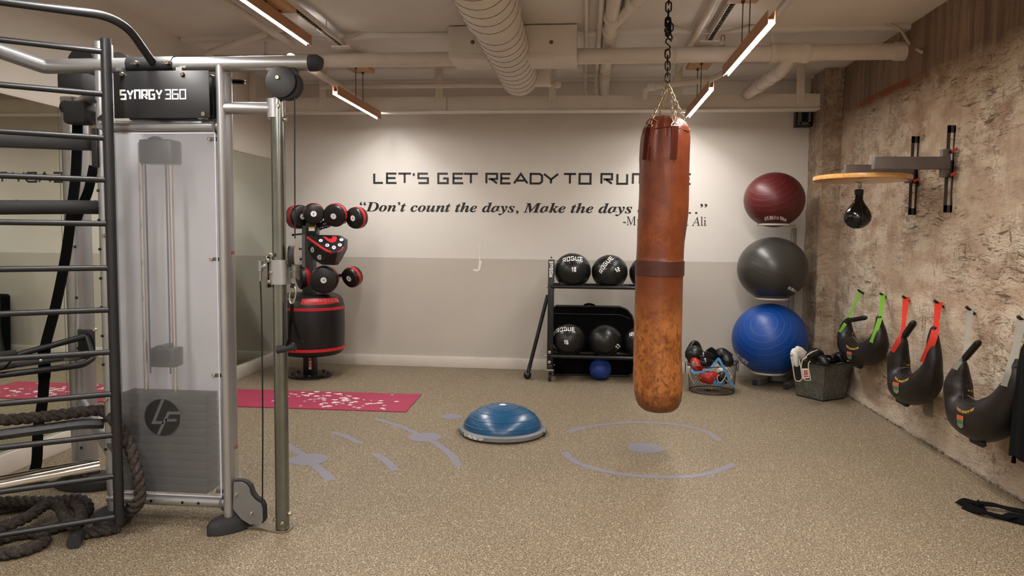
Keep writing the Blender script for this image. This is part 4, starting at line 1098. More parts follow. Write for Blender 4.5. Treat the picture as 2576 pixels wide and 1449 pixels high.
def chain(mb, a, b_, L, r, w):
    a, b_ = V(a), V(b_); D = (b_-a); n = max(1, round(D.length/(L*.72))); d = D.normalized(); u, v, _ = frame_of(d)
    for i in range(n):
        c_ = a+D*((i+.5)/n); s_ = u if i % 2 else v; h_ = L/2-w/2; pts = []
        for k in range(9): th = PI*k/8; pts.append(c_+d*(h_+w/2*math.sin(th)) + s_*(w/2*math.cos(th)))
        for k in range(9): th = PI*k/8; pts.append(c_-d*(h_+w/2*math.sin(th)) - s_*(w/2*math.cos(th)))
        mb.tube(pts, r, 6, closed=True)
steel_chain = M('steel_chain', '#a8977a', .3, metal=.95, var=.15); dark_chain = M('dark_steel_chain', '#2a2623', .4, metal=.8, var=.2)
for a_ in anch:
    c_ = MB(); chain(c_, a_, hk+V(0, 0, -.02), .036, .0028, .018); part('bag_chain', c_, steel_chain, t)
s = MB()
for k in (anch[0],):
    pts = [k+V(.012*math.cos(a)-.004, 0, .035+.036*math.sin(a)) for a in [2*PI*i/20 for i in range(20)]]; s.tube(pts, .003, 8, closed=True)
part('snap_hook', s, zinc, t)
part('leather_tail', MB().tube(bez([at(1652, 306, 4.9), at(1640, 299, 4.88), at(1632, 303, 4.87), at(1626, 311, 4.86)], 6), [.006]*18+[.002], 8), strapl, t)
tch = t
c_ = MB(); chain(c_, hk, at(1679, 128, YB_), .06, .0045, .032); part('upper_chain', c_, dark_chain, t)
sh = at(1680, 114, YB_); s = MB()
s.tube(bez([sh+V(-.012, 0, -.058), sh+V(-.016, 0, -.04), sh+V(.0, 0, -.03), sh+V(.016, 0, -.012), sh+V(0, 0, .006), sh+V(-.014, 0, .02), sh+V(-.006, 0, .042), sh+V(.014, 0, .040), sh+V(.022, 0, .022)], 6), .0045, 8)
part('s_hook', s, dark_chain, t)
c_ = MB(); k0 = at(1680, 96, YB_)
for i in range(9): chain(c_, k0+V(random.uniform(-.02, .02), random.uniform(-.02, .02), .004+.0095*i), k0+V(random.uniform(-.02, .02), random.uniform(-.02, .02), .05+.0095*i), .05, .005, .03)
part('knotted_chain', c_, dark_chain, t)
c_ = MB(); chain(c_, at(1680, 66, YB_), V(at(1683, 0, YB_).x, YB_, ZC), .068, .0052, .036); part('upper_chain', c_, dark_chain, t)

# ---------------------------------------------------------------- floor markings
mk = M('lavender_floor_paint', '#7f7c87', .55, var=.06, vscale=40, bscale=120, bstr=.2)
def fstrip(pts, w, z=.001):
    P = bez([fl(x, y) for x, y in pts], 10); b = MB(); vs = []; fs = []
    for i, p in enumerate(P):
        d = (P[min(i+1, len(P)-1)]-P[max(i-1, 0)]).normalized(); n = V(-d.y, d.x, 0); vs += [V(p.x, p.y, z)+n*(w/2), V(p.x, p.y, z)-n*(w/2)]
    for i in range(len(P)-1): fs.append([2*i+1, 2*i+3, 2*i+2, 2*i])
    return b.add(vs, fs)
def fdot(b, px, py, r, z=.0012):
    c = fl(px, py); n = 40; return b.add([V(c.x+r*math.cos(2*PI*k/n), c.y+r*math.sin(2*PI*k/n), z) for k in range(n)], [list(range(n))])
G = 'painted floor markings'
single('floor_marking', fstrip([(1428, 1087), (1470, 1075), (1530, 1067), (1600, 1063), (1680, 1066), (1740, 1076), (1780, 1088), (1812, 1109)], .05), mk, 'far painted arc of the broken floor ring behind the punch bag', 'floor marking', G)
single('floor_marking', fstrip([(1420, 1138), (1450, 1163), (1520, 1185), (1600, 1197), (1700, 1200), (1780, 1192), (1848, 1168)], .055), mk, 'near painted arc of the broken floor ring in front of the punch bag', 'floor marking', G)
single('floor_marking', fdot(MB(), 1624, 1127, .128), mk, 'painted dot in the middle of the floor ring under the punch bag', 'floor marking', G)
single('floor_marking', fdot(MB(), 1137, 1048, .088), mk, 'smallest painted floor dot just left of the blue balance dome', 'floor marking', G)
single('floor_marking', fdot(fdot(fstrip([(943, 1053), (1000, 1070), (1062, 1097)], .05), 1069, 1100, .122, .0014), 1069, 1100, .05, .001), mk, 'painted floor dot with a tail pointing at the end of the red mat', 'floor marking', G)
single('floor_marking', fstrip([(1088, 1110), (1130, 1140), (1155, 1173)], .055), mk, 'curved painted dash running forward from the middle floor dot', 'floor marking', G)
single('floor_marking', fstrip([(836, 1087), (870, 1098), (908, 1115)], .05), mk, 'painted dash between the red mat and the machine side dot, farther one', 'floor marking', G)
single('floor_marking', fstrip([(943, 1142), (970, 1158), (994, 1183)], .055), mk, 'lone painted dash on the floor left of the curved one', 'floor marking', G)
single('floor_marking', fdot(fstrip([(720, 1118), (755, 1140), (790, 1160)], .055), 776, 1156, .128, .0014), mk, 'painted floor dot right beside the silver machine post', 'floor marking', G)
single('floor_marking', fstrip([(780, 1165), (810, 1185), (831, 1208)], .06), mk, 'painted dash running forward from the dot by the machine post', 'floor marking', G)

# ---------------------------------------------------------------- balance dome
bo = fl(1265, 1119); cy_ = bo.y+.315; cx = at(1264, 1080, cy_).x
t = thing('balance_trainer', 'blue half-ball balance trainer on a grey disc base', 'balance trainer', (cx, cy_, 0))
b = MB(); b.lathe([(.27, .002), (.30, .004), (.322, .018), (.324, .044), (.312, .052), (.292, .055), (.28, .05)], (cx, cy_, 0), (0, 0, 1), 64)
for s_ in (-1, 1):
    b.box((cx+s_*.318, cy_-.0, .030), (.03, .13, .034), bevel=.012)
part('base_disc', b, M('grey_base_plastic', '#7c7d7f', .5, var=.04), t)
part('grip_slot', MB().box((cx+.327, cy_-.03, .026), (.018, .09, .014), bevel=.005), black_rubber, t)
db = NT('blue_dome_vinyl'); db.bsdf(db.ramp(db.noise(db.pos(), 4, 3), [(.3, '#174a70'), (.7, '#1d557e')]), .27, 0, db.bump(db.noise(db.pos(), 300, 2), .04, .001), .6)
hh = at(1264, 1018, cy_).z-.045; prof = []
N = 126
for i in range(N+1):
    th = PI/2*i/N; r_ = .297*math.cos(th); z_ = .045+hh*math.sin(th)
    for g_ in (.16, .36, .56, .74, .93):
        if abs(th-PI/2*g_) < .0125: r_ += .0030*math.cos(th); z_ += .0030*math.sin(th)
    prof.append((max(r_, .0005), z_))
b = MB(); b.lathe(prof, (cx, cy_, 0), (0, 0, 1), 64); dm = part('dome', b, db.m, t); hit = decal(b)
s = MB().lathe([(.028, 0), (.026, .002)], (cx, cy_, .045+hh-.001), (0, 0, 1), 24); part('valve_sticker', s, white_print, dm)
# warning label wrapped on the base rim, with small scribble rows
b = MB(); g = MB(); a0, a1 = -2.52, -1.90
for i in range(20):
    A, B = a0+(a1-a0)*i/20, a0+(a1-a0)*(i+1)/20
    q = lambda a, z, r=.3248: V(cx+r*math.cos(a), cy_+r*math.sin(a), z)
    b.add([q(A, .018), q(B, .018), q(B, .043), q(A, .043)], [[0, 1, 2, 3]])
    if random.random() < .75: g.add([q(A, .03, .3253), q(A*.5+B*.5, .03, .3253), q(A*.5+B*.5, .041, .3253), q(A, .041, .3253)], [[0, 1, 2, 3]])
    if random.random() < .6: g.add([q(A, .02, .3253), q(B, .02, .3253), q(B, .026, .3253), q(A, .026, .3253)], [[0, 1, 2, 3]])
lb = part('rim_label', b, white_print, t); part('label_print', g, M('grey_ink', '#55534f', .6), lb)

# ---------------------------------------------------------------- red mat
t = thing('exercise_mat', 'dark red exercise mat with a white blossom print', 'mat', (-2.4, 6.35, 0))
x1 = -1.495; y0, y1 = 6.0, 6.69; x0 = -3.46
b = MB(); b.prism([(x0, y0-.02), (x1+.01, y0), (x1-.01, y1), (x0, y1-.03)], (0, 0, .001), (1, 0, 0), (0, 1, 0), .006); part('mat_sheet', b, M('red_mat_foam', '#a23250', .7, var=.05, bscale=350, bstr=.15), t)
b = MB(); rnd = random.Random(3)
def blossom(cx, cy, r):
    for k in range(5):
        a = 2*PI*k/5+rnd.random(); px, py = cx+r*.62*math.cos(a), cy+r*.62*math.sin(a); n = 9
        b.add([V(px+r*.46*math.cos(2*PI*j/n), py+r*.46*math.sin(2*PI*j/n), .0074+.00003*(len(b.v) % 40)) for j in range(n)], [list(range(n))])
for k in range(70):
    tt = rnd.random(); x = -2.62+.95*tt+rnd.gauss(0, .05); y = 6.62-.5*tt+rnd.gauss(0, .14)
    if y0+.03 < y < y1-.03 and x < x1-.05: blossom(x, y, rnd.choice([.012, .016, .022, .028]))
for k in range(24):
    x = rnd.uniform(-2.75, -1.75); y = rnd.uniform(y0+.04, y1-.04); blossom(x, y, rnd.choice([.010, .014, .018]))
part('blossom_print', b, M('white_blossom_ink', '#e9dcd8', .7), t)
b = MB()
for pts in ([(-3.3, 6.5), (-2.9, 6.42), (-2.5, 6.52), (-2.1, 6.35), (-1.7, 6.2)], [(-2.5, 6.5), (-2.3, 6.25), (-2.0, 6.12)]):
    b.strip(bez([V(x, y, .0074) for x, y in pts], 8), V(0, 1, 0), .008, .0006)
part('branch_print', b, M('pink_branch_ink', '#b5485c', .7), t)

# ---------------------------------------------------------------- medicine balls
bk = M('black_ball_vinyl', '#161617', .34, var=.12, vscale=5, bscale=90, bstr=.12, spec=.5)
stitch = M('black_lacing', '#060606', .7)
def med_ball(label, cx, cy, rpx, Y, logo=None, num=None, seams=True, group='black weighted balls on the rack'):
    c = at(cx, cy, Y); r = S_(rpx, Y)*.985; t = thing('medicine_ball', label, 'medicine ball', c-V(0, 0, r*.95), group)
    rot = random.uniform(0, 6)
    b = MB().ball(c, r, (1, 1, .95), None, 48, 30, lambda d: 1+.008*noise.noise(d*2.2+V(rot, 0, 0)))
    o = part('shell', b, bk, t); hit = decal(b, .0015)
    s = MB(); k = rpx
    if logo: # laced mouth under the logo
        lx, ly, la = logo; ca, sa = math.cos(la), math.sin(la)
        for i in range(13):
            u = (i-6)*k*.105; v = k*.30-.10*k*(1-(u/(k*.7))**2)
            q = lambda u, v: hit(lx+u*ca-v*sa, ly+u*sa+v*ca, .001)
            s.tube([q(u-1, v-k*.09), q(u+1.2, v+k*.10)], .0035, 6)
        s.tube([hit(lx+u*ca-(k*.30-.10*k*(1-(u/(k*.8))**2))*sa, ly+u*sa+(k*.30-.10*k*(1-(u/(k*.8))**2))*ca) for u in [k*.8*(j/8-1) for j in range(17)]], .0022, 6)
        part('lacing', s, stitch, t)
        g = MB(); px_text(g, hit, 'ROGUE', lx, ly, k*1.08, k*.24, k*.046, la, k*.10)
        hit_poly(g, hit, [(lx+u*ca-v*sa, ly+u*sa+v*ca) for u, v in ((-k*.2, k*.10), (k*.22, k*.10), (k*.22, k*.13), (-k*.2, k*.13))])
        part('lettering', g, white_print, o, 'white lettering')
    if num:
        g = MB(); nx, ny, na, tx = num; px_text(g, hit, tx, nx, ny, k*.26, k*.25, k*.052, na, 0); part('numeral', g, white_print, o, 'white numeral')
    sm = MB()
    for ax in ((V(.2, .5, 1), .0), (V(1, .3, .2), .0)):
        a, b_, d = frame_of(ax[0]); sm.tube([c+V(q.x, q.y, q.z*.95) for q in [(a*math.cos(2*PI*j/48)+b_*math.sin(2*PI*j/48))*(r*1.0) for j in range(48)]], .0022, 5, closed=True)
    part('panel_seams', sm, stitch, t); return t
Yr = 7.62
med_ball('black weighted ball marked 10 at the left end of the rack top', 1440, 681, 47, Yr, (1441, 655, -.06), (1443, 678, 0, '10'))
med_ball('black weighted ball marked 12, tilted, second on the rack top', 1533.5, 684, 45.5, Yr, (1526, 667, -.92), (1553, 679, -.55, '12'))
med_ball('black ball on the rack top half hidden by the punch bag', 1629, 687, 46, Yr)
med_ball('black weighted ball marked 16 at the left end of the lower rack shelf', 1431, 855, 43.5, Yr, (1423, 832, -.08), (1424, 861, 0, '16'))
med_ball('plain-faced black ball marked 18, second on the lower rack shelf', 1522, 857, 42.5, Yr, None, (1554, 872, -.9, '18'))
med_ball('black ball on the lower shelf cut off by the punch bag', 1612, 861, 43, Yr, (1607, 843, -.02), None)
# blue ball on the floor
pb_ = fl(1510, 960); r = S_(27.5, pb_.y+.1); c = V(at(1510, 934, pb_.y+.10).x, pb_.y+.10, r)
t = thing('slam_ball', 'small blue weighted ball on the floor in front of the black case', 'medicine ball', (c.x, c.y, 0))
b = MB().ball(c, r, su=48, sv=28); o = part('shell', b, M('blue_rubber', '#1d3f8f', .5, var=.12, vscale=9, bscale=120, bstr=.15), t); hit = decal(b)
g = MB(); px_text(g, hit, 'SLAM', 1519, 951, 13, 4, 1.3, -.9) if False else None
s = MB()
for (u0, v0, u1, v1) in ((1512, 956, 1514, 952), (1514, 955, 1519, 947), (1516, 956, 1522, 949), (1519, 955, 1524, 947), (1486, 938, 1491, 932)):
    hit_poly(s, hit, [(u0, v0), (u0+1.6, v0+.8), (u1+1.6, v1+.8), (u1, v1)])
part('worn_print', s, white_print, o)
sm = MB().tube([c+V(math.cos(a)*r*.55+0, math.sin(a)*r*.5-.0, 0)*1.0+V(0, -.55*r, 0) for a in [0]], .001, 4) if False else None

# ---------------------------------------------------------------- rack
YRf, YRb = 7.50, 7.74
t = thing('ball_rack', 'black steel two-shelf ball rack on castors against the back wall', 'rack', (.2, 7.6, 0))
xL = at(1385, 800, YRf).x; xR_ = at(1697, 800, YRf).x
zt_ = at(1386, 653, YRf).z; z_hi = at(1480, 722, YRf).z; z_lo = at(1480, 898, YRf).z
for x in (xL, xR_):
    b = MB().box((x, YRf+.02, (zt_+.14)/2), (.062, .062, zt_-.14), bevel=.004); up = part('rack_post', b, black_metal, t)
    h = MB()
    for i in range(11): h.cyl((x, YRf-.0105, .28+.1*i), (x, YRf-.0125, .28+.1*i), .009, seg=10)
    part('post_holes', h, black_rubber, up)
    if x == xL:
        g = MB(); pz0, pz1 = at(1385, 697, YRf).z, at(1385, 655, YRf).z; wl = .035
        pl_ = lambda u, v, z: V(x+.018-v, YRf-.0115-z, pz0+u)
        stroke_text(g, 'ROGUE', pl_, .036, (pz1-pz0-.024)/5, .006, .0095); part('lettering', g, white_print, up, 'white upright lettering')
    bb = MB()
    for z in (at(1380, 886, YRf).z, at(1380, 911, YRf).z): bolt(bb, (x-.005, YRf-.012, z), (0, -1, 0), .017, .012)
    for z in (z_hi, z_lo): bolt(bb, (x+.033, YRf+.0, z), (1, 0, 0), .012, .02); bolt(bb, (x-.033, YRf+.0, z), (-1, 0, 0), .012, .02)
    part('rack_bolts', bb, zinc, t)
    part('depth_bar', MB().bar((x, YRf, z_lo-.03), (x, YRb+.06, z_lo-.03), .05, .05, bevel=.004).bar((x, YRf, z_hi-.03), (x, YRb+.06, z_hi-.03), .05, .05, bevel=.004), black_metal, t)
    part('foot_bar', MB().bar((x, YRf-.03, .15), (x, YRb+.10, .15), .06, .06, bevel=.004), black_metal, t)
    for yy in (YRf-.01, YRb+.06):
        cs_ = MB().box((x, yy, .128), (.085, .085, .012), bevel=.003); 
        for s_ in (-.02, .02): cs_.prism([(-.02, 0), (.03, 0), (.045, -.085), (.02, -.09)], (x+s_, yy, .122), (0, 1, 0), (0, 0, 1), .004)
        cw = part('castor', cs_, zinc, t); part('castor_wheel', MB().lathe([(.012, -.014), (.040, -.014), (.045, -.008), (.045, .008), (.040, .014), (.012, .014)], (x, yy+.03, .045), (1, 0, 0), 26), black_rubber, cw)
for z in (z_hi, z_lo):
    for yy in (YRf-.005, YRb+.02): part('shelf_rail', MB().cyl((xL, yy, z), (xR_, yy, z), .020, seg=18), black_metal, t)
# black soft case behind
t = thing('carry_case', 'large black soft carry case standing behind the rack', 'case', (.2, 7.95, 0))
cpx = [(1393, 945), (1391, 775), (1398, 770), (1560, 773), (1578, 780), (1590, 795), (1595, 815), (1595, 920), (1592, 938), (1580, 946)]
P = [at(x, y, 7.86) for x, y in cpx]; P = [(p.x, max(.01, p.z)) for p in P]
b = MB(); b.prism(P, (0, 7.86, 0), (1, 0, 0), (0, 0, 1), -.16); part('case_body', b, black_fabric, t)
pp_ = [V(x, 7.862, z) for x, z in P]; b = MB().tube(pp_, .008, 8, closed=True); part('case_piping', b, M('black_piping', '#1d1d20', .5), t)
zz = at(1480, 790, 7.85).z; b = MB().tube([at(1394, 789, 7.855), at(1560, 792, 7.855), at(1585, 802, 7.855)], .006, 6); part('zip', b, M('zip_black', '#222226', .5), t)
b = MB().tube(bez([at(1468, 773, 7.92), at(1472, 767, 7.92), at(1483, 765, 7.92), at(1494, 768, 7.92), at(1498, 775, 7.92)], 6), .012, 10); part('case_handle', b, black_fabric, t)
# mace leaning at the rack
e = fl(1328, 930); mc = V(at(1327, 925, 7.6).x, 7.6, .042)
t = thing('steel_mace', 'black steel mace leaning on the rack with its ball on the floor', 'mace', (mc.x, mc.y, 0))
tip = at(1378, 742, 7.68); 
part('mace_head', MB().ball(mc, .042, su=28, sv=18), black_metal, t)
part('shaft', MB().cyl(mc, tip, .020, seg=18), black_metal, t)
dd = (tip-mc).normalized(); part('collar', MB().cyl(mc+dd*.035, mc+dd*.11, .022, seg=18), black_rubber, t)

# ---------------------------------------------------------------- ball tower
YTb = 7.62
def gym_ball(label, cx, cy, rx, ry, col, axis, nring, logo=None, rough=.38, lcol=None):
    c = at(cx, cy, YTb); r = S_(rx, YTb)*.955; sq = ry/rx*1.035
    nt = NT('gym_ball_vinyl'); o_ = nt.node('TexCoord').outputs['Object']
    nm_ = nt.node('VectorMath', operation='NORMALIZE'); nt.link(o_, nm_.inputs[0])
    dp = nt.node('VectorMath', operation='DOT_PRODUCT'); nt.link(nm_.outputs[0], dp.inputs[0]); dp.inputs[1].default_value = tuple(V(axis).normalized())
    an = nt.math('ARCCOSINE', dp.outputs['Value']); fr = nt.math('FRACT', nt.math('MULTIPLY', an, nring))
    gr = nt.ramp(fr, [(.0, 1.0), (.035, 1.0), (.05, 0.0), (.95, 0.0), (.965, 1.0)])
    base = nt.ramp(nt.noise(nt.pos(), 5, 3), [(.3, tuple(x*.93 for x in lin(col)[:3])+(1,)), (.7, tuple(x*1.05 for x in lin(col)[:3])+(1,))])
    base = nt.mix(nt.math('MULTIPLY', gr, .3), base, lcol or '#8a8a90')
    nt.bsdf(base, rough, 0, nt.bump(gr, .35, .003), .5)
    t = thing('exercise_ball', label, 'exercise ball', c-V(0, 0, r*sq), 'exercise balls on the tower')
    b = MB().ball(c, r, (1, 1, sq), None, 64, 40)
    o = tag(build('ball_skin', b, nt.m, c, None)); o.parent = t; o.location = c-V(t.location); ORG[o.name] = c
    if logo:
        hit = decal(b); g = MB(); px_text(g, hit, *logo); lo = build('lettering', g, white_print, c, None); lo.parent = o; lo.location = (0, 0, 0); lo['label'] = 'pale lettering'; ORG[lo.name] = c
    s = MB().ball(c+V(axis).normalized()*0, .0001) if False else None
    return c, r, sq
g1 = gym_ball('dark red exercise ball on the top ring of the ball tower', 1947.5, 503, 74.5, 67, '#541519', (-.35, -.55, .8), 5.3, ('PRO FITNESS', 1948, 553, 60, 9, 1.6, PI, -6), .42, '#8d4a48')
g2 = gym_ball('dark grey exercise ball on the middle ring of the ball tower', 1943, 676.5, 87, 78.5, '#393633', (.28, -.25, .95), 7.0, ('PRO FITNESS', 1996, 733, 40, 8, 1.5, PI+.55, -3), .33, '#2c2a28')
g3 = gym_ball('largest, blue exercise ball at the bottom of the ball tower', 1936, 853, 94, 88.5, '#0a4496', (-.38, -.80, .56), 5.6, ('PRO FITNESS', 1866, 903, 44, 8, 1.4, .62, 0), .40, '#4f74b8')
t = thing('ball_stand', 'grey steel tower stand holding three exercise balls', 'stand', (g2[0].x+.1, 7.85, 0))
fp1, fp2 = fl(1898, 968), fl(1976, 978); xpst = at(1991, 760, 7.93).x
part('stand_post', MB().box((xpst, 7.94, .82), (.05, .05, 1.58), bevel=.004), M('pale_grey_steel', '#8f908e', .4, metal=.35), t)
gs = M('pale_grey_steel')
b = MB(); zf = .03
def boxpath(b, pts, w, h):
    for i in range(len(pts)-1): b.bar(pts[i], pts[i+1], w, h, V(0, 0, 1), bevel=.004)
a0 = V(fp1.x+.0, fp1.y-.03, zf); a1 = V(fp2.x, fp2.y-.03, zf); 
mid = [V(a0.x+.20, a0.y+.22, zf), V(a1.x-.02, a1.y+.26, zf)]
part('stand_foot', MB().strip(bez([a0, a0.lerp(mid[0], .6), mid[0]+V(.0, .05, 0), V(xpst-.05, 7.86, zf), V(xpst, 7.94, zf)], 8), V(.8, -.6, 0), .055, .05), gs, t)
part('stand_foot', MB().strip(bez([a1, a1+V(.06, .12, 0), V(xpst+.09, 7.86, zf), V(xpst+.02, 7.97, zf)], 8), V(.8, -.6, 0), .055, .05), gs, t)
for a_ in (a0, a1): part('foot_cap', MB().box(a_+V(-.004, -.006, 0), (.052, .016, .052), Matrix.Rotation(-.35, 3, 'Z'), bevel=.003), black_rubber, t)
for (c, r, sq), rw in ((g1, .150), (g2, .155), (g3, .160)):
    zr_ = c.z-r*sq*math.sqrt(max(0, 1-(rw/r)**2))-.002
    rg = MB().tube([V(c.x+rw*math.cos(2*PI*k/40), c.y+rw*math.sin(2*PI*k/40), zr_-.010) for k in range(40)], .011, 10, closed=True)
    rg.bar((c.x+rw*.5, c.y+rw*.85, zr_-.014), (xpst, 7.94, zr_-.014), .03, .02, V(0, 0, 1))
    part('ball_ring', rg, trim_paint, t)
# ---------------------------------------------------------------- standing punching dummy
YD = 7.42
bd = fl(781, 947); xd, yd = at(781, 946, YD).x, YD
t = thing('punching_dummy', 'black and red freestanding punching dummy with round target pads', 'punching dummy', (xd, yd, 0))
bpv = M('black_pad_vinyl', '#141314', .36, var=.15, vscale=10, bscale=18, bstr=.25, bdist=.006)
b = MB().lathe([(.19, .004), (.225, .006), (.225, .018), (.215, .022), (.0, .022)], (xd, yd, 0), (0, 0, 1), 44); part('base_plate', b, black_metal, t)
bb = MB()
for k in range(8):
    a = 2*PI*k/8+.3; bolt(bb, (xd+.185*math.cos(a), yd+.185*math.sin(a), .022), (0, 0, 1), .014, .022)
part('base_bolts', bb, black_metal, t)
zz0 = .02; ztp = at(780, 568, YD).z
po = part('column_post', MB().box((xd+.0, yd, (zz0+ztp)/2), (.115, .115, ztp-zz0), bevel=.006), black_metal, t)
# red strip with white lettering down the post
pz0, pz1 = at(785, 930, YD-.06).z, at(785, 888, YD-.06).z
part('post_strip', MB().box((xd+.022, yd-.0585, (pz0+pz1)/2), (.036, .002, pz1-pz0)), red_print, po)
g = MB(); stroke_text(g, 'MASTER', lambda u, v, z: V(xd+.036-v, yd-.0598-z, pz0+.004+u), .028, .026, .006, .007); part('lettering', g, white_print, po, 'white lettering reading upwards')
part('grey_face', MB().box((xd-.040, yd-.058, at(767, 640, YD).z), (.034, .004, .42)), M('grey_post_face', '#6c6a68', .5, metal=.3), po)
# drum
zb0, zb1 = at(800, 891, YD).z, at(800, 737, YD).z; rd = S_(87, YD)*.985
cl = lambda f: zb0+(zb1-zb0)*f
prof = [(.09, zb0+.004), (rd*.55, zb0), (rd*.86, cl(.02)), (rd*.95, cl(.06)), (rd*.985, cl(.12)), (rd, cl(.2)), (rd*1.01, cl(.5)), (rd, cl(.76)), (rd*.985, cl(.82)), (rd*.95, cl(.90)), (rd*.87, cl(.96)), (rd*.72, cl(.995)), (.09, zb1+.004)]
b = MB().lathe(prof, (xd+.012, yd, 0), (0, 0, 1), 64)
dr_ = part('drum_pad', b, bpv, t); hit = decal(b, .002)
for f in (.775, .125):
    k = MB().lathe([(rd*.98, cl(f)-.016), (rd+.004, cl(f)-.014), (rd+.004, cl(f)+.014), (rd*.98, cl(f)+.016)], (xd+.012, yd, 0), (0, 0, 1), 64); part('red_stripe', k, red_vinyl, t)
g = MB(); N = 16
top_ = [(760+i*(847-760)/N, 752.5-3.5*(i/N)**1.5) for i in range(N+1)]; bot_ = [(756+i*(855-756)/N, 766+2.5*math.sin(PI*i/N)-6*(i/N)**1.6) for i in range(N+1)]
for i in range(N):
    for j in range(6):
        q_ = lambda i, f: hit(bot_[i][0]+(top_[i][0]-bot_[i][0])*f, bot_[i][1]+(top_[i][1]-bot_[i][1])*f)
        g.add([q_(i, j/6), q_(i+1, j/6), q_(i+1, (j+1)/6), q_(i, (j+1)/6)], [[0, 1, 2, 3]])
rp = part('name_patch', g, red_vinyl, dr_, 'torn red name patch')
g = MB(); h2 = decal(b, .0045); px_text(g, h2, 'BOXMASTER', 808, 758, 82, 7.5, 1.0, -.05, 1.5); part('lettering', g, M('dark_red_outline_print', '#e07a74', .5), rp, 'outlined lettering')
# pads
def pad(px, py, Y, ax, rpx, th, num, bands=((.30, .62),)):
    c = at(px, py, Y); ax = V(ax).normalized(); r = S_(rpx, Y)
    b = MB().lathe([(r*.55, -th), (r*.9, -th+.004), (r*.98, -th+.02), (r, -th*.5), (r*.98, -.018), (r*.93, -.005), (r*.86, 0), (.001, .003)], c, ax, 40)
    b.xf(lambda p: p+V(1, 1, 1)*(.002*noise.noise(p*14)))
    o = part('target_pad', b, bpv, t)
    for (f0, f1) in bands:
        k = MB().lathe([(r*.97, -th*f1), (r*1.012, -th*f1+.002), (r*1.012, -th*f0-.002), (r*.97, -th*f0)], c, ax, 40); part('red_band', k, red_vinyl, o)
    u = V(0, 0, 1).cross(ax).normalized(); v = ax.cross(u)
    k = MB().lathe([(.030, 0), (.030, .001)], c+ax*.0035, ax, 26); d = part('number_disc', k, white_print, o)
    g = MB(); w = text_width(num, .012, .004); stroke_text(g, num, lambda x, y, z: c+ax*(.0052+z)+u*(x-w/2)+v*(y-.010), .020, .012, .004, .0035); part('numeral', g, black_print, o)
    return c-ax*th*.9
hub = at(787, 576, YD-.02)
hb = part('hub_block', MB().box(hub, (.11, .1, .13), bevel=.006), black_metal, t)
part('warning_label', MB().box(at(784, 576.5, YD-.075), (.062, .003, .036)), white_print, hb); part('label_heading', MB().box(at(784, 572.5, YD-.077), (.062, .003, .014)), M('yellow_print', '#d9b92c', .5), hb)
spots = [pad(761, 545, YD-.05, (.80, -.55, .02), 31, .15, '4'), pad(789, 538, YD-.13, (.30, -.92, -.12), 27, .13, '2'), pad(839, 544, YD-.10, (-.05, -.93, -.25), 30, .12, '1'), pad(888, 549, YD-.04, (-.42, -.88, -.10), 28, .12, '3'),
         pad(814, 705, YD-.22, (.22, -.97, -.04), 36.5, .17, '12'), pad(878, 701, YD-.08, (-.38, -.85, -.33), 27, .11, '8')]
sp2 = pad(751, 698, YD-.02, (-.75, -.6, -.1), 33, .15, '11')
def spring(a, b_, r=.022):
    a, b_ = V(a), V(b_); m = MB().cyl(a, b_, r*.55, seg=12); u, v, d = frame_of(b_-a); n = 9; L = (b_-a).length; pts = []
    for i in range(n*12+1): q = i/12*2*PI; pts.append(a+(b_-a)*(i/(n*12))+u*(r*math.cos(q))+v*(r*math.sin(q)))
    m.tube(pts, .006, 6); return m
for i, s in enumerate(spots[:4]): part('spring_arm', spring(hub+V(-.03+.02*i, .02, .02), s), black_metal, t)
part('spring_arm', spring(V(xd+.02, yd-.03, at(800, 705, YD).z), spots[4]), black_metal, t)
part('spring_arm', spring(V(xd+.04, yd-.02, at(846, 694, YD).z), spots[5]), black_metal, t)
part('spring_arm', spring(V(xd-.03, yd-.02, at(751, 698, YD).z), sp2), black_metal, t)
for (x0, y0, x1, y1) in ((737, 591, 765, 588), (752, 626, 772, 628), (757, 652, 766, 652), (806, 576, 828, 570)):
    kb = MB().cyl(at(x0, y0, YD-.02), at(x1, y1, YD-.02), .009, seg=10); kb.ball(at(x0, y0, YD-.02), .014, su=12, sv=8); part('clamp_pin', kb, black_metal, t)
# wedge-shaped head
def hv(px, py, dy): return at(px, py, YD-.06-dy)
A = [hv(774, 597, .04), hv(800, 591, .02), hv(850, 592, .02), hv(867, 603, .06), hv(866, 622, .12), hv(849, 636, .26), hv(835, 637, .29), hv(812, 624, .22), hv(787, 607, .10)]   # rim of the sloped top
B_ = [hv(773, 606, .03), hv(775, 628, .06), hv(789, 653, .12), hv(810, 666, .20), hv(842, 667, .24), hv(852, 653, .20), hv(866, 626, .10)]
b = MB(); vs = A+B_; 
fs = [[0, 8, 7, 6, 5, 4, 3, 2, 1], [0, 9, 10, 8], [8, 10, 11, 7], [7, 11, 12, 6], [6, 12, 13, 5], [5, 13, 14, 4], [4, 14, 15, 3]]
vs += [v+V(0, .10+.0*i, .0) for i, v in enumerate([A[0], A[1], A[2], A[3], B_[6], B_[5], B_[4], B_[3], B_[2], B_[1], B_[0]])]
b.add(vs, fs)
o_ = 16; back = [o_+i for i in range(11)]; fr_ = [0, 1, 2, 3, 15, 14, 13, 12, 11, 10, 9]
for i in range(11): j = (i+1) % 11; b.f.append([fr_[i], fr_[j], back[j], back[i]][::-1]); b.mi.append(0)
b.f.append(back[::-1]); b.mi.append(0)
hd = part('head_pad', b, bpv, t, sharp=25); hit = decal(b, .003)
g = MB(); pth = [(774, 598), (787, 607.5), (800, 616.5), (812, 625), (824, 632), (834, 636)]
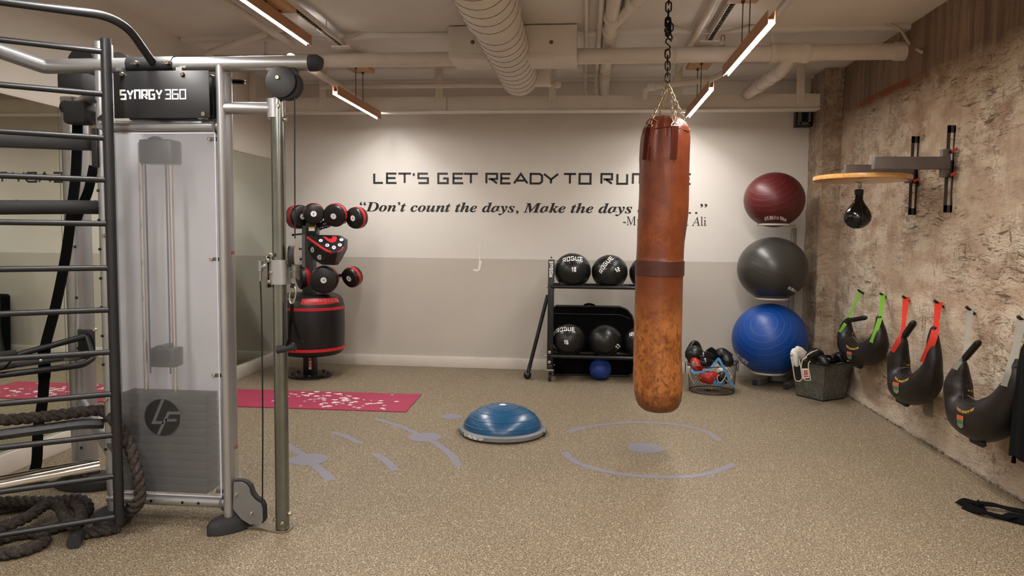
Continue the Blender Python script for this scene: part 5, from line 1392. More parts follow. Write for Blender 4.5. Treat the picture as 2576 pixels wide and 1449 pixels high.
g.tube([hit(x, y)+V(0, -.003, 0) for x, y in pth], .013, 8); g.tube([hit(x, y)+V(0, -.003, 0) for x, y in ((849, 635), (858, 630), (864, 622))], .006, 8); part('red_piping', g, red_vinyl, hd)
g = MB()
pl_ = [(812, 596), (820, 596), (826, 601), (835, 601), (836, 595), (846, 595), (848, 600), (845, 608), (838, 611), (830, 610), (822, 605)]
hit_poly(g, hit, pl_); part('red_badge', g, red_vinyl, hd)
g = MB(); g2 = MB()
h3 = decal(b, .004)
for (x, y, w, h, nmb) in ((807, 605.5, 5, 3.6, '4'), (823.5, 617.5, 5, 4, '6'), (840, 623, 5, 4.6, '9'), (855, 616.5, 5, 4, '5'), (859, 603.5, 5, 3.6, '7'), (786.5, 628.5, 4.6, 7, '8'), (805, 647, 6.4, 6.2, '6'), (832.5, 655, 7, 4.6, '9')):
    hit_poly(g, hit, [(x+w*math.cos(a), y+h*math.sin(a)) for a in [2*PI*k/18 for k in range(18)]])
    px_text(g2, h3, nmb, x, y, w*.62, h*.8, .8)
part('number_disc', g, white_print, hd); part('numeral', g2, black_print, hd)
part('seam_piping', MB().tube([hit(x, y) for x, y in ((773, 607), (775, 628), (789, 652))], .003, 6).tube([hit(x, y) for x, y in ((798, 619), (789, 650))], .002, 6).tube([hit(x, y) for x, y in ((824, 638), (811, 664))], .002, 6), M('black_piping'), hd)

# ---------------------------------------------------------------- speed bag platform
wood = NT('maple_platform'); wn = wood.noise(wood.pos((3, 26, 26)), 1.0, 5, .6, 1.2)
wood.bsdf(wood.ramp(wn, [(.3, '#c98a45'), (.5, '#dba45e'), (.7, '#e6b878')]), .3, 0, None, .5, .4)
rail_m = M('dark_brown_steel', '#423a37', .45, metal=.3); arm_m = M('grey_brown_steel', '#6a6260', .5, metal=.3)
r1, r2 = 5.40, 5.96; zr0, zr1 = 1.69, 2.287
pc_ = V(2.04, 5.76, at(2164, 449, 5.76).z)
t = thing('speed_bag_platform', 'round wooden speed bag platform on two slotted wall rails', 'speed bag platform', (XR, 5.78, zr0))
for yy in (r1, r2):
    b = MB(); w = .062
    for (z0, z1) in ((zr0, zr0+.05), (zr1-.05, zr1), ((zr0+zr1)/2-.06, (zr0+zr1)/2+.06)): b.box((XR-.033, yy, (z0+z1)/2), (.064, .007, z1-z0))
    for xx in (XR-.012, XR-.055): b.box((xx, yy, (zr0+zr1)/2), (.022, .007, zr1-zr0))
    b.box((XR-.004, yy-.045, (zr0+zr1)/2), (.008, .09, zr1-zr0))
    rl = part('wall_rail', b, rail_m, t)
    bb = MB(); bolt(bb, (XR-.008, yy-.06, zr0+.03), (-1, 0, 0), .009, .008); bolt(bb, (XR-.008, yy-.06, zr1-.03), (-1, 0, 0), .009, .008); part('rail_bolts', bb, zinc, rl)
za = pc_.z+.075
for yy in (r1-.035, r2-.03):
    b = MB().box(((XR-.06+pc_.x-.07)/2, yy, za), (XR-.06-pc_.x+.07, .055, .085), bevel=.004); part('support_arm', b, arm_m, t)
    b = MB().box((XR-.085, yy+.005, za), (.055, .04, .19), bevel=.004); part('carriage', b, arm_m, t)
    kn = MB()
    for dz_ in (.075, -.085): kn.tube([V(XR-.062, yy-.035, za+dz_), V(XR-.03, yy-.045, za+dz_+.018)], [.012, .009], 10)
    part('clamp_lever', kn, M('red_plastic_lever', '#b3302b', .4), t)
    kn = MB()
    for dz_ in (.075, -.085): kn.cyl((XR-.06, yy-.01, za+dz_), (XR-.06, yy-.035, za+dz_), .014, seg=14)
    part('clamp_knob', kn, black_rubber, t)
b = MB().lathe([(.33, -.018), (.338, -.014), (.34, 0), (.338, .014), (.33, .018), (.001, .018)], pc_, (0, 0, 1), 72)
b.f.append(list(range(72))[::-1]) if False else None
part('platform_disc', b, wood.m, t)
zpd = pc_.z-.018; sc0 = V(at(2163, 462, 5.80).x, 5.80, zpd)
b = MB().lathe([(.045, -.002), (.045, .004), (.02, .010), (.012, .014), (.012, .03)], sc0, (0, 0, -1), 26); b.ball(sc0+V(0, 0, -.04), .014, su=14, sv=10); b.cyl(sc0+V(0, 0, -.04), sc0+V(0, 0, -.075), .008, seg=10)
b.tube(arc(sc0+V(0, 0, -.085), (1, 0, 0), (0, 0, 1), .016, 0, 2*PI, 16)[:-1], .0035, 8, closed=True); part('swivel', b, zinc, t)
# speed bag
sb_px = [(476, 6), (486, 6.5), (492, 9), (503, 9.5), (512, 14), (522, 21), (534, 28), (545, 31), (555, 30), (565, 24), (572, 14), (575, 5)]
t = thing('speed_bag', 'shiny black teardrop speed bag hanging under the wooden platform', 'speed bag', at(2157, 577, 5.8))
b = MB(); topz = at(2160, 476, 5.8)
b.lathe([(S_(r, 5.8), at(2159, y, 5.8).z) for y, r in sb_px][::-1], (at(2157, 545, 5.8).x, 5.8, 0), (0, 0, 1), 48)
b.xf(lambda p: p+V((p.z-1.6)*.025, 0, 0)); part('bladder', b, M('glossy_black_leather', '#0c0b0c', .16, var=.2, bscale=30, bstr=.12, bdist=.004), t)
rb = MB(); xc = at(2157, 545, 5.8).x
for k in range(4):
    a = -PI/2+k*PI/2; rb.tube([V(xc+S_(r+.4, 5.8)*math.cos(a)+(at(2159, y, 5.8).z-1.6)*.025, 5.8+S_(r+.4, 5.8)*math.sin(a), at(2159, y, 5.8).z) for y, r in sb_px[3:]], .0022, 6)
part('seam', rb, black_rubber, t)
zz = at(2161, 484, 5.8); part('neck_wrap', MB().lathe([(.022, -.022), (.031, -.018), (.031, .018), (.022, .022)], zz, (0, 0, 1), 20), black_rubber, t)

# ---------------------------------------------------------------- wall pegs and crescent sandbags
XP = XR-.10
pegs = [((2163, 730), (2172, 739)), ((2216, 739), (2229, 748)), ((2272, 746), (2288, 757)), ((2352, 757), (2373, 772)), ((2432, 773), (2452, 790)), ((2562, 797), (2584, 815))]
nm_ = ['black wall peg carrying the left end of the green strap', 'black wall peg carrying the right end of the green strap', 'black wall peg carrying the left end of the red strap', 'black wall peg carrying the right end of the red strap', 'black wall peg carrying the left end of the grey strap', 'black wall peg above the dark coat at the right edge']
PEG = []
for i, (a, c_) in enumerate(pegs):
    w_ = sx(c_[0], c_[1], XR-.012); tip = at(a[0], a[1], w_.y-.01); tip.x = min(tip.x, XR-.06)
    b = MB().cyl(w_, tip, .0095, seg=14); b.ball(tip, .0105, su=12, sv=8); PEG.append(w_.lerp(tip, .52))
    single('wall_peg', b, black_metal, nm_[i], 'peg', 'pegs in the concrete wall')
blr = NT('black_brown_leather'); pb1 = blr.pos()
blr.bsdf(blr.ramp(blr.noise(pb1, 7, 4), [(.3, '#130e0d'), (.7, '#1e1714')]), .42, 0, blr.bump(blr.noise(pb1, 30, 4, .7), .35, .006), .4)
pipng_ = M('tan_piping', '#8a7a62', .6)
def sandbag(label, pts, Xp, handles, strap_m, straps, arcs, shield, tagtxt, tail, seams=()):
    """crescent bag: photo pixels of the centre line with radius, laid in the plane X = Xp"""
    P, R = [], []
    for x, y, r in pts: q = sx(x, y, Xp); P.append(q); R.append(S_(r, q.y))
    n = 8; Q = bez(P, n); RR = [v.x for v in bez([V(r, 0, 0) for r in R], n)]
    # even out ends so they close smoothly
    t = thing('crescent_sandbag', label, 'crescent sandbag', (Xp, P[len(P)//2].y, min(p.z for p in P)-.1), 'crescent sandbags hung on the concrete wall')
    b = MB().tube(Q, RR, 28, flat=1.0); b.xf(lambda p: p+V(1, 1, 1)*(.006*noise.noise(p*5)))
    b.xf(lambda p: V(min(p.x, XR-.04), p.y, p.z)); body = part('bag_body', b, blr.m, t); hit = decal(b, .002)
    for (x0, y0, x1, y1, r) in handles:
        a, c_ = sx(x0, y0, Xp), sx(x1, y1, Xp+.0); h = MB().tube([a, a.lerp(c_, .12), a.lerp(c_, .92), c_, c_+(c_-a).normalized()*.012], [S_(r, a.y)*.8, S_(r, a.y), S_(r, a.y), S_(r, a.y)*.8, S_(r, a.y)*.3], 18); part('handle', h, blr.m, t)
    for i, (pk, path, w) in enumerate(straps):
        pp = [PEG[pk]+V(0, 0, .011)]; 
        p1 = [sx(x, y, Xp-.0) for x, y in path]
        on = [hit(x, y)+ (CP-hit(x, y)).normalized()*.004 for x, y in path[-2:]]
        A0, A1 = PEG[pk]+V(.0, .004, .012), p1[1]
        L = [A0, A0.lerp(A1, .33), A0.lerp(A1, .67), A1]+on
        s = MB().strip(bez(L, 8), [V(.93, -.37, 0)]*(8*(len(L)-1)+1), [w*(1.15-.45*min(1, i/16)) if i < 16 else w*(.7+.3*min(1, (i-16)/10)) for i in range(8*(len(L)-1)+1)], .003); part('strap', s, strap_m, t, 'coloured webbing strap')
    g = MB(); x, y, w, h, bow, rot = arcs; px_text(g, hit, 'BULGARIAN BAG', x, y, w, h, 1.1, rot, bow); part('lettering', g, M('yellow_thread', '#b58a2c', .7), body, 'yellow curved lettering')
    x, y, w, h = shield; g1, g2, g3, g0 = MB(), MB(), MB(), MB()
    def sh(k, y0, y1): return [(x-w*k, y+y0*h), (x+w*k, y+(y0+.12)*h), (x+w*k, y+(y1+.12)*h), (x-w*k, y+y1*h)]
    hit_poly(g0, decal(b, .0016), [(x-w*.6, y-h*.55), (x+w*.62, y-h*.42), (x+w*.64, y+h*.45), (x+w*.2, y+h*.66), (x-w*.3, y+h*.5), (x-w*.62, y+h*.05)])
    hb_ = decal(b, .0028)
    hit_poly(g1, hb_, [(x-w*.46, y-h*.48), (x+w*.5, y-h*.34), (x+w*.5, y-h*.02), (x-w*.5, y-h*.16)])
    hit_poly(g2, hb_, [(x-w*.5, y-h*.16), (x+w*.5, y-h*.02), (x+w*.5, y+h*.28), (x-w*.42, y+h*.16)])
    hit_poly(g3, hb_, [(x-w*.42, y+h*.16), (x+w*.5, y+h*.28), (x+w*.5, y+h*.42), (x+w*.18, y+h*.56), (x-w*.2, y+h*.42)])
    e = part('emblem', g0, M('emblem_edge', '#100c0b', .6), body, 'small shield emblem'); part('emblem_top', g1, M('orange_thread', '#b5502a', .7), e); part('emblem_middle', g2, M('green_thread', '#2f6b52', .7), e); part('emblem_foot', g3, M('pale_thread', '#8f8371', .7), e)
    if tagtxt:
        g = MB(); x, y, w, h, tx = tagtxt; px_text(g, hit, tx, x, y, w, h, 1.1, .12); part('number_tag', g, M('yellow_thread'), body, 'yellow number')
    if seams:
        for kk, (mt, rr_, pts_) in enumerate(seams):
            part('pocket_seam' if kk == 0 else 'pocket_piping', MB().tube(bez([hit(x, y) for x, y in pts_], 5), rr_, 6), mt, t)
    if tail:
        (x0, y0, x1, y1, r) = tail; a, c_ = sx(x0, y0, Xp-.02), sx(x1, y1, Xp-.02); part('end_grip', MB().tube([a, a.lerp(c_, .1), a.lerp(c_, .9), c_], [S_(r, a.y)*.7, S_(r, a.y), S_(r, a.y), S_(r, a.y)*.7], 16), black_rubber, t)
    return t, hit, body
gs_ = M('green_webbing', '#6fae2e', .7, var=.1, bscale=400, bstr=.3); rs_ = M('red_webbing', '#cf3320', .7, var=.1, bscale=400, bstr=.3); gy_ = M('grey_webbing', '#9a978c', .7, var=.1, bscale=400, bstr=.3)
sandbag('smallest crescent sandbag hung by the green straps, nearest the steel bin', [(2135, 803, 5), (2130, 818, 13), (2129, 843, 19.5), (2137, 872, 26), (2160, 888, 27), (2188, 888, 30), (2207, 868, 26), (2213, 840, 17), (2212, 815, 10), (2212, 796, 5)], XR-.15,
        [(2136, 806, 2178, 799, 5.5), (2209, 812, 2210, 797, 6)], gs_, [(0, [(2150, 768), (2133, 805), (2124, 818), (2113, 836)], .028), (1, [(2221, 772), (2214, 800), (2206, 826), (2193, 862)], .034)], (2144, 871, 34, 5, 7, PI+.22), (2137, 893, 13, 20), (2145, 840, 5, 5, '1'), (2146, 912, 2166, 922, 7), [(M('black_piping'), .003, [(2138, 830), (2133, 842), (2136, 855), (2146, 864)]), (pipng_, .002, [(2136, 851), (2145, 848), (2154, 847)])])
t_, h_, b_ = sandbag('crescent sandbag hung by the red straps, middle one of the row', [(2274, 846, 5), (2270, 862, 13), (2262, 900, 24), (2262, 940, 27), (2276, 972, 36), (2305, 981, 37), (2332, 960, 35), (2346, 920, 22), (2348, 880, 17), (2348, 845, 12), (2350, 822, 6)], XR-.165,
        [(2275, 846, 2299, 811, 8), (2346, 842, 2349, 825, 7.5)], rs_, [(2, [(2278, 800), (2271, 840), (2262, 858), (2247, 886)], .042), (3, [(2358, 796), (2353, 830), (2344, 862), (2323, 912)], .046)], (2268, 950, 36, 6, 10, PI+.18), (2254, 974, 16, 30), (2282, 918, 9, 4, '#3'), (2258, 1004, 2284, 1018, 7), [(M('black_piping'), .003, [(2276, 912), (2266, 928), (2268, 943), (2280, 951)]), (pipng_, .002, [(2266, 927), (2276, 924), (2286, 925)])])
t_, h_, b_ = sandbag('largest crescent sandbag hung by the grey straps, nearest the dark coat', [(2424, 906, 6), (2419, 925, 16), (2411, 965, 30), (2414, 1010, 33), (2434, 1045, 44), (2474, 1060, 51), (2515, 1042, 48), (2540, 1000, 34), (2553, 955, 22), (2558, 920, 10), (2560, 905, 6)], XR-.19,
        [(2425, 904, 2463, 860, 8), (2556, 940, 2560, 918, 10)], gy_, [(4, [(2433, 830), (2427, 898), (2416, 910), (2404, 930)], .034), (5, [(2556, 880), (2549, 905), (2541, 935), (2529, 972)], .044)], (2428, 1026, 46, 7, 11, PI+.12), (2416, 1059, 17, 34), (2440, 983, 13, 5.5, '#2'), (2444, 1105, 2476, 1119, 8), [(M('black_piping'), .003, [(2434, 968), (2422, 990), (2424, 1006), (2436, 1018), (2452, 1021)]), (pipng_, .002, [(2422, 998), (2434, 995), (2450, 996)])])
# concrete wall socket cover
p0, p1 = sx(2330, 1003, XR), sx(2353, 1045, XR)
t = thing('wall_plate', 'small grey plate low on the concrete wall below the middle sandbag', 'wall plate', (XR, (p0.y+p1.y)/2, .24))
part('cover', MB().box((XR-.016, (p0.y+p1.y)/2, .275), (.014, abs(p0.y-p1.y)*.9, .11), bevel=.003), M('grey_plate', '#7d7468', .6), t)
bb = MB(); bolt(bb, (XR-.022, (p0.y+p1.y)/2, .275), (-1, 0, 0), .005, .003); part('screw', bb, zinc, t)

# ---------------------------------------------------------------- coat at the right edge and strap on the floor
t = thing('hanging_coat', 'dark coat hanging on the concrete wall at the right edge of the photo', 'coat', (2.35, 4.2, .35))
pe_ = PEG[5]
sil = [(1.10, .012, .02), (1.07, .03, .07), (1.02, .07, .17), (.93, .10, .23), (.8, .11, .25), (.6, .12, .26), (.34, .12, .27)]
b = MB(); vs = []; fs = []; seg = 40
yc0 = sx(2574, 900, XR-.14).y-.28
for (z, rx, ry) in sil:
    for k in range(seg):
        a = 2*PI*k/seg; w = 1+.16*noise.noise(V(math.cos(a)*2.5, math.sin(a)*2.5, z*1.2))+.06*math.sin(9*a+z*3)
        vs.append(V(XR-.145+rx*math.cos(a)*w*.9, (yc0)+ry*math.sin(a)*w, z+.03*noise.noise(V(a*2, z, 0))))
for i in range(len(sil)-1):
    for k in range(seg): k2 = (k+1) % seg; fs.append([i*seg+k2, i*seg+k, (i+1)*seg+k, (i+1)*seg+k2])
fs.append(list(range(seg))); fs.append([(len(sil)-1)*seg+k for k in range(seg)][::-1])
b.add(vs, fs); part('coat_body', b, black_fabric, t)
a0 = sx(2556, 1075, XR-.16); part('drawcord', MB().tube([a0, a0+V(0, .004, -.14)], .004, 8).tube([a0+V(0, .004, -.14), a0+V(0, .004, -.20)], [.008, .012], 10), black_fabric, t)
part('coat_hook', MB().cyl((XR-.005, yc0, 1.11), (XR-.16, yc0, 1.12), .010, seg=12), black_metal, t)
b = MB()
def fs_(pts, w, z=.012): b.strip(bez([fl(x, y, z+.012*(i % 2)) for i, (x, y) in enumerate(pts)], 8), V(0, 1, .15), w, .006)
fs_([(2414, 1268), (2430, 1260), (2455, 1266), (2478, 1279)], .05); fs_([(2424, 1273), (2470, 1287), (2530, 1303), (2620, 1322)], .045); fs_([(2455, 1266), (2500, 1270), (2540, 1280), (2620, 1297)], .04, .02); fs_([(2528, 1302), (2545, 1297), (2580, 1302), (2640, 1315)], .05, .018)
single('floor_strap', b, black_fabric, 'tangled black strap lying on the floor at the lower right', 'strap')

# ---------------------------------------------------------------- steel bin with gloves
bt = NT('galvanised_sheet'); pn = bt.pos(); vv = bt.node('TexVoronoi'); bt.link(pn, vv.inputs['Vector']); vv.inputs['Scale'].default_value = 55
bt.bsdf(bt.mix(.6, bt.ramp(bt.noise(pn, 9, 5, .6), [(.3, '#5d5f5c'), (.7, '#858681')]), bt.ramp(bt.sep(vv.outputs['Color'])[0], [(0, '#62645f'), (1, '#8f918c')])), bt.math('MULTIPLY_ADD', bt.noise(pn, 14, 4), .25, .34), .75, bt.bump(bt.noise(pn, 3, 3), .15, .01))
F_, R_, L_ = fl(2068, 1011), fl(2121, 1003), fl(2006, 995)
e1 = (R_-F_); e2 = (L_-F_); s_ = (e1.length+e2.length)/2; ctr = F_+(e1+e2)/2; ang = math.atan2(e1.y, e1.x)
q = lambda k, z: [ctr+V((dx*math.cos(ang)-dy*math.sin(ang))*s_*k/2, (dx*math.sin(ang)+dy*math.cos(ang))*s_*k/2, z) for dx, dy in ((-1, -1), (1, -1), (1, 1), (-1, 1))]
KT = 1.30; ztop_ = .345
def quads(b, lo, hi):
    b.add(lo+hi, [[i, (i+1) % 4, 4+(i+1) % 4, 4+i] for i in range(4)])
b = MB(); quads(b, q(1, .004), q(KT, ztop_)); b2_ = MB(); quads(b2_, q(.985, .006), q(KT*.985, ztop_)); b2_.f = [f[::-1] for f in b2_.f]; b.add(b2_.v, b2_.f)
b.add(q(1, .004), [[3, 2, 1, 0]]); b.add(q(.985, .012), [[0, 1, 2, 3]])
t = thing('metal_bin', 'square tapered galvanised bin standing in the corner below the column', 'bin', (ctr.x, ctr.y, 0))
part('bin_body', b, bt.m, t)
rimp = q(KT, ztop_); part('bin_rim', MB().tube(rimp, .005, 8, closed=True).bar(q(1, .006)[0], q(1, .006)[1], .008, .012).bar(q(1, .006)[0], q(1, .006)[3], .008, .012), M('dark_rim', '#2c2b28', .5, metal=.5), t)
sd_ = MB()
for i in (0, 1, 3): sd_.cyl(q(1, .004)[i], q(KT, ztop_)[i], .003, seg=6)
part('corner_seam', sd_, M('rust_seam', '#5a4a38', .6, metal=.4), t)
def blob(mb, pts, rs, seg=18, n=6, nz=.008):
    P = bez(pts, n); R = [max(.002, v.x) for v in bez([V(r, 0, 0) for r in rs], n)]
    k = MB().tube(P, R, seg); k.xf(lambda p: p+V(1, 1, 1)*(nz*noise.noise(p*16))); mb.add(k.v, k.f); return mb
wl_ = M('white_glove_leather', '#d6d2ca', .42, var=.05, bscale=25, bstr=.3, bdist=.006)
bl_ = M('black_glove_leather', '#0e0d0e', .4, var=.2, bscale=25, bstr=.3, bdist=.006)
pipng = M('cream_piping', '#d8cfb8', .6)
def c4(x, y): return (1840+x/8.05, 860+y/8.05)
YG = 6.86
def flat(mb, poly, Y, th=.010): 
    P = [at(*c4(x, y), Y) for x, y in poly]; mb.prism([(p.x, p.z) for p in P], (0, Y, 0), (1, 0, 0), (0, 0, 1), -th)
t = thing('boxing_glove', 'white boxing glove draped over the rim of the steel bin, straps hanging outside', 'boxing glove', at(2018, 900, YG+.1))
b = MB(); blob(b, [at(*c4(1215, 250), YG+.02), at(*c4(1290, 200), YG+.06), at(*c4(1400, 280), YG+.09), at(*c4(1500, 330), YG+.12)], [.014, .034, .034, .026]); blob(b, [at(*c4(1320, 130), YG+.12), at(*c4(1400, 180), YG+.14), at(*c4(1510, 270), YG+.16)], [.022, .034, .03])
part('cuff', b, wl_, t)
b = MB(); flat(b, [(1195, 290), (1370, 330), (1400, 480), (1240, 500)], YG, .014); blob(b, [at(*c4(1230, 230), YG), at(*c4(1290, 270), YG-.005), at(*c4(1300, 400), YG-.008), at(*c4(1325, 480), YG-.004)], [.022, .030, .026, .020], 14); b.xf(lambda p: p); part('wrist_strap', b, wl_, t)
b = MB(); flat(b, [(1250, 500), (1390, 480), (1425, 720), (1395, 770), (1330, 780), (1290, 740)], YG-.022, .008); vs_ = part('strap_end', b, bl_, t)
b = MB().tube([at(*c4(x, y), YG-.030) for x, y in ((1215, 330), (1245, 500), (1280, 740), (1310, 790), (1380, 800), (1435, 745), (1400, 490), (1375, 350))], .0042, 8); part('strap_piping', b, pipng, vs_)
t = thing('boxing_glove', 'black boxing glove with white edging lying across the bin rim, patch strap hanging', 'boxing glove', at(2060, 905, YG+.1))
b = MB(); blob(b, [at(*c4(1560, 330), YG+.04), at(*c4(1640, 290), YG+.08), at(*c4(1730, 270), YG+.10), at(*c4(1810, 330), YG+.10)], [.035, .062, .064, .045], 22); part('cuff', b, bl_, t)
b = MB(); blob(b, [at(*c4(1810, 350), YG+.04), at(*c4(1880, 400), YG-.01), at(*c4(1945, 470), YG-.03), at(*c4(1950, 500), YG-.03)], [.04, .04, .030, .012]); part('thumb', b, bl_, t)
b = MB().tube(bez([at(*c4(1500, 310), YG+.0), at(*c4(1560, 250), YG+.0), at(*c4(1650, 200), YG+.02), at(*c4(1745, 165), YG+.05)], 6), .0045, 8); part('cuff_edging', b, pipng, t)
b = MB(); flat(b, [(1440, 370), (1570, 400), (1550, 530), (1590, 740), (1580, 775), (1500, 770), (1445, 720), (1420, 530)], YG-.02, .010); ws = part('wrist_strap', b, bl_, t)
b = MB().tube(bez([at(*c4(x, y), YG-.032) for x, y in ((1530, 320), (1455, 350), (1425, 430), (1415, 530), (1445, 720), (1500, 772), (1590, 775), (1600, 735), (1560, 530), (1560, 440), (1595, 390))], 4), .0042, 8); part('strap_piping', b, pipng, ws)
b = MB(); flat(b, [(1430, 540), (1550, 540), (1582, 735), (1460, 745)], YG-.031, .003); pt_ = part('patch', b, white_print, ws, 'white patch'); g = MB()
P0, P1, P2 = at(*c4(1553, 560), YG-.0352), at(*c4(1578, 730), YG-.0352), at(*c4(1435, 565), YG-.0352)
uL = (P1-P0); uH = (P0-P2)
stroke_text(g, 'TITLE', lambda x, y, z: P2+V(.004, 0, -.002)+uL*x+uH*(y*.86), 1.0, .19, .045, .07) if False else None
Lw, Hh = uL.length, uH.length; a_, c_ = uL.normalized(), uH.normalized()
stroke_text(g, 'TITLE', lambda x, y, z: P2+c_*.006+a_*(x+.002)+c_*y+V(0, -z, 0), Hh*.80, (Lw-.018)/4.5, .003, .0065); part('lettering', g, red_print, pt_, 'red block letters reading downwards')
t = thing('boxing_glove', 'black boxing glove at the back of the steel bin beside the concrete wall', 'boxing glove', at(2110, 900, 7.05))
b = MB(); blob(b, [at(2080, 908, 7.1), at(2098, 903, 7.1), at(2115, 898, 7.12), at(2128, 906, 7.12)], [.03, .045, .05, .03]); blob(b, [at(2100, 900, 7.05), at(2112, 897, 7.0), at(2122, 907, 7.0)], [.02, .03, .02]); part('fist', b, bl_, t)
b = MB().tube(bez([at(2070, 897, 7.1), at(2084, 896, 7.0), at(2095, 905, 6.98)], 6), .012, 10); part('lace_strap', b, black_fabric, t)

# ---------------------------------------------------------------- wire basket with gear
YK = 7.28; bc_ = V(at(1790, 968, YK).x, YK, 0); rb0, rb1, hb_ = .212, .232, .27
t = thing('wire_basket', 'round black wire mesh basket full of boxing gear between bag and ball tower', 'basket', bc_)
tilt = Matrix.Rotation(-.10, 3, 'Y')
def bp(a, f):       # basket wall point
    r = rb0+(rb1-rb0)*f; p = V(r*math.cos(a), r*math.sin(a), .006+hb_*f+ .016*math.cos(a)*f); return bc_+p
b = MB(); n = 44
for k in range(n):
    for s in (1, -1): b.tube([bp(2*PI*k/n+s*j*.16, j/6) for j in range(7)], .0011, 4, caps=False)
part('mesh_wall', b, M('dark_wire', '#34302e', .4, metal=.7), t)
part('rim', MB().tube([bp(2*PI*k/48, 1) for k in range(48)], .0048, 8, closed=True), M('dark_wire'), t)
part('base_ring', MB().tube([bp(2*PI*k/48, 0) for k in range(48)], .004, 8, closed=True), M('dark_wire'), t)
b = MB()
for k in range(12): a = PI*k/12; b.tube([bp(a, 0), bp(a+PI, 0)], .0012, 4)
part('mesh_floor', b, M('dark_wire'), t)
for a in (.15, PI-.1):
    c = bp(a, 1); d = V(math.cos(a), math.sin(a), 0); part('wire_handle', MB().tube([c+d*.012+V(-d.y, d.x, 0)*(.055*math.cos(x))*.4+V(0, 0, -.045+.05*math.sin(x))+d*.01 for x in [2*PI*j/20 for j in range(20)]], .0035, 8, closed=True).tube(arc(c+d*.012, d, (0, 0, 1), .014, 0, 2*PI, 14)[:-1], .0035, 6, closed=True), M('dark_wire'), t)
def c5(x, y): return (1700+x/9.66, 840+y/9.66)
def gp(x, y, dy=0): return at(*c5(x, y), YK+dy)
gl_red = M('red_glove_leather', '#b8271f', .4, var=.1, bscale=25, bstr=.25, bdist=.006); tape = M('sky_blue_webbing', '#4b8fc4', .65, var=.1, bscale=300, bstr=.3)
t = thing('head_guard', 'black head guard sticking up at the left of the wire basket', 'head guard', gp(450, 600))
b = MB(); blob(b, [gp(330, 480, .0), gp(400, 250, .02), gp(470, 215, .03), gp(540, 300, .04), gp(600, 470, .05)], [.045, .026, .024, .028, .035]); blob(b, [gp(300, 520, -.02), gp(400, 490, -.05), gp(520, 480, -.05), gp(600, 500, -.02)], [.04, .06, .062, .05]); blob(b, [gp(340, 590, 0), gp(440, 600, -.02), gp(540, 560, 0)], [.05, .06, .05]); part('padding', b, bl_, t)
b = MB(); blob(b, [gp(390, 400, -.01), gp(460, 370, -.03), gp(520, 400, -.02)], [.02, .036, .03]); part('cheek_pad', b, M('grey_pad', '#2b2a2b', .5), t)
t = thing('boxing_glove', 'rolled black hand wrap and glove leaning out of the basket middle', 'boxing glove', gp(850, 500))
b = MB(); blob(b, [gp(760, 400, .02), gp(820, 460, .02), gp(900, 540, .03), gp(960, 620, .04)], [.034, .038, .045, .04]); blob(b, [gp(830, 380, .05), gp(900, 450, .06), gp(990, 560, .07)], [.028, .032, .03]); part('cuff', b, black_fabric, t)
t = thing('shin_pad', 'shiny black pad resting against the front rim of the basket', 'pad', gp(680, 560, -.06))
b = MB(); blob(b, [gp(560, 570, -.05), gp(660, 545, -.07), gp(760, 560, -.06), gp(880, 620, -.04)], [.04, .052, .052, .04]); blob(b, [gp(600, 680, -.09), gp(720, 700, -.10), gp(860, 690, -.09)], [.05, .06, .05]); part('shell', b, M('glossy_black_plastic', '#0d0d0e', .2), t)
t = thing('boxing_glove', 'black boxing glove at the right side of the wire basket', 'boxing glove', gp(1200, 600, .0))
b = MB(); blob(b, [gp(1010, 520, .05), gp(1100, 480, .06), gp(1200, 520, .05), gp(1300, 600, .03)], [.045, .06, .058, .05]); blob(b, [gp(1200, 560, 0), gp(1260, 680, -.02), gp(1250, 780, -.03)], [.05, .062, .035]); blob(b, [gp(1120, 640, .02), gp(1160, 740, .02)], [.05, .04]); part('fist', b, bl_, t)
part('cuff_tag', MB().ball(gp(1185, 445, .05), .016, (1, 1, .7), su=16, sv=10), wl_, t)
t = thing('boxing_glove', 'bright red boxing glove standing at the left inside the basket', 'boxing glove', gp(470, 800, -.1))
b = MB(); blob(b, [gp(430, 600, -.08), gp(450, 640, -.09), gp(490, 720, -.10), gp(540, 820, -.11), gp(600, 880, -.10)], [.028, .042, .05, .05, .03]); part('fist', b, gl_red, t)
part('patch', MB().ball(gp(440, 740, -.150), .022, (1, .3, 1.5), su=16, sv=10), M('silver_patch', '#8f8078', .4, metal=.4), t)
t = thing('boxing_glove', 'red boxing glove lying at the bottom of the wire basket', 'boxing glove', gp(800, 1050, -.1))
b = MB(); blob(b, [gp(610, 1010, -.10), gp(700, 1040, -.12), gp(800, 1060, -.12), gp(900, 1020, -.12), gp(950, 960, -.10)], [.04, .06, .066, .055, .03]); part('fist', b, gl_red, t)
b = MB(); blob(b, [gp(570, 1020, -.12), gp(600, 1060, -.15), gp(640, 1100, -.15)], [.012, .016, .010], 10); part('thumb_seam', b, M('gold_print', '#9a5a30', .5), t)
t = thing('boxing_glove', 'white and black boxing glove at the lower right of the basket', 'boxing glove', gp(1150, 1050, -.1))
b = MB(); blob(b, [gp(1000, 1000, -.06), gp(1080, 920, -.08), gp(1160, 880, -.08), gp(1230, 900, -.06)], [.022, .034, .034, .02]); part('cuff', b, wl_, t)
b = MB(); blob(b, [gp(1030, 1100, -.10), gp(1090, 1060, -.12), gp(1160, 1010, -.12), gp(1230, 1130, -.08)], [.035, .045, .04, .04]); part('fist', b, bl_, t)
b = MB().tube(bez([gp(1060, 985, -.165), gp(1005, 1060, -.165), gp(1035, 1160, -.165), gp(1100, 1180, -.165), gp(1180, 1090, -.165), gp(1215, 1000, -.165)], 5), .005, 8); part('edging', b, pipng, t)
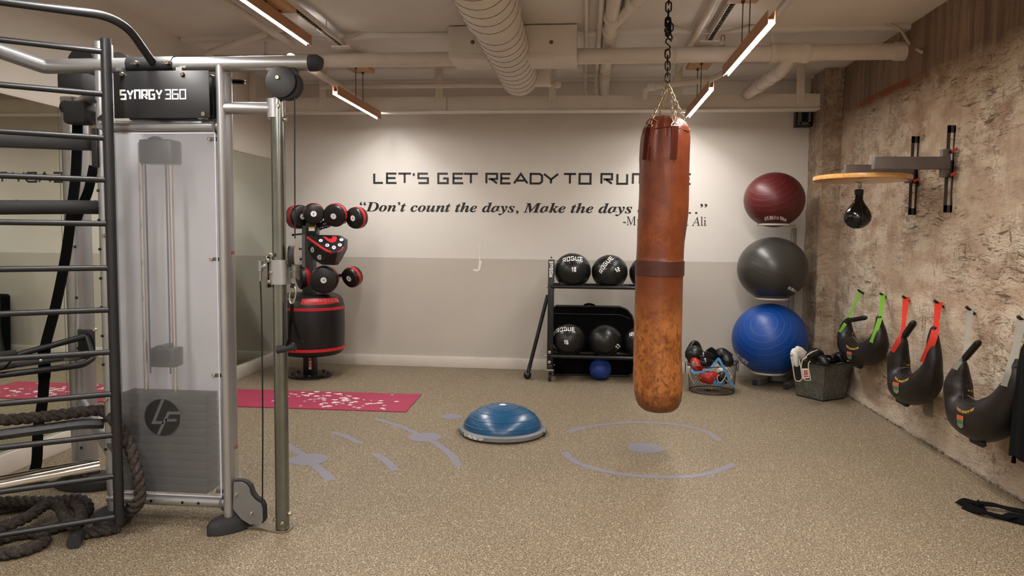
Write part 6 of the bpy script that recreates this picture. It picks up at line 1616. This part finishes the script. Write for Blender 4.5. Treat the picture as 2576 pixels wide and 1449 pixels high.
b = MB(); P0, P1, P2, P3 = gp(1190, 1110, -.15), gp(1300, 930, -.12), gp(1390, 1030, -.10), gp(1260, 1190, -.13); b.add([P0, P3, P2, P1, P0+V(0, .006, 0), P3+V(0, .006, 0), P2+V(0, .006, 0), P1+V(0, .006, 0)], [[0, 1, 2, 3], [7, 6, 5, 4], [0, 4, 5, 1], [1, 5, 6, 2], [2, 6, 7, 3], [3, 7, 4, 0]]); pt_ = part('patch', b, white_print, t, 'white patch')
g = MB(); a_ = (P1-P0).normalized(); c_ = (P3-P0).normalized(); Lw = (P1-P0).length; Hh = (P3-P0).length
stroke_text(g, 'TITLE', lambda x, y, z: P0+a_*(x+.008)+c_*(Hh-.006-y)+V(0, -.002-z, 0), Hh*.78, (Lw-.03)/4.5, .004, .008); part('lettering', g, red_print, pt_, 'red block letters')
t = thing('head_strap', 'pale looped strap at the lower left inside the basket', 'strap', gp(400, 1000, -.1))
part('loop', MB().tube(bez([gp(330, 810, -.05), gp(320, 900, -.09), gp(360, 1050, -.11), gp(430, 1180, -.12), gp(480, 1180, -.12), gp(470, 1030, -.11), gp(400, 930, -.10), gp(370, 940, -.09)], 6), .007, 8), M('pale_grey_elastic', '#9a948c', .7), t)
part('end', MB().ball(gp(350, 820, -.05), .024, su=14, sv=10), wl_, t)
L = [gp(380, 860, -.17), gp(440, 930, -.19), gp(600, 930, -.21), gp(740, 905, -.22), gp(870, 800, -.22), gp(960, 690, -.225), gp(1010, 625, -.232), gp(1050, 612, -.236), gp(1120, 740, -.245), gp(1200, 900, -.24), gp(1290, 1090, -.235), gp(1340, 1190, -.225), gp(1410, 1270, -.22), gp(1435, 1290, -.22)]
L = [V(p.x, p.y, max(p.z, .012)) for p in L]
b = MB().strip(bez(L, 7), V(.75, -.2, .5), .022, .003); b.strip(bez([V(p.x, p.y, max(p.z, .014)) for p in (gp(960, 1010, -.15), gp(930, 1130, -.17), gp(990, 1200, -.19), gp(1100, 1230, -.20), gp(1190, 1190, -.18))], 7), V(.3, -.2, 1), .034, .003)
single('webbing_strap', b, tape, 'sky blue webbing strap hanging over the basket rim', 'strap')

# ---------------------------------------------------------------- world and view
w = bpy.data.worlds.new('world'); SC.world = w; w.use_nodes = True
w.node_tree.nodes['Background'].inputs[0].default_value = (1, .9, .8, 1); w.node_tree.nodes['Background'].inputs[1].default_value = 0.02
vs_ = SC.view_settings; vs_.view_transform = 'Standard'; vs_.look = 'None'; vs_.gamma = 1; vs_.use_curve_mapping = False; vs_.exposure = 0.34
SC.cycles.max_bounces = 8; SC.cycles.diffuse_bounces = 4; SC.cycles.glossy_bounces = 5; SC.cycles.transmission_bounces = 6; SC.cycles.transparent_max_bounces = 10
SC.cycles.use_adaptive_sampling = True; SC.cycles.adaptive_threshold = 0.03
SC.cycles.sample_clamp_indirect = 6.0; SC.cycles.caustics_reflective = False; SC.cycles.caustics_refractive = False
SC.cycles.use_denoising = True
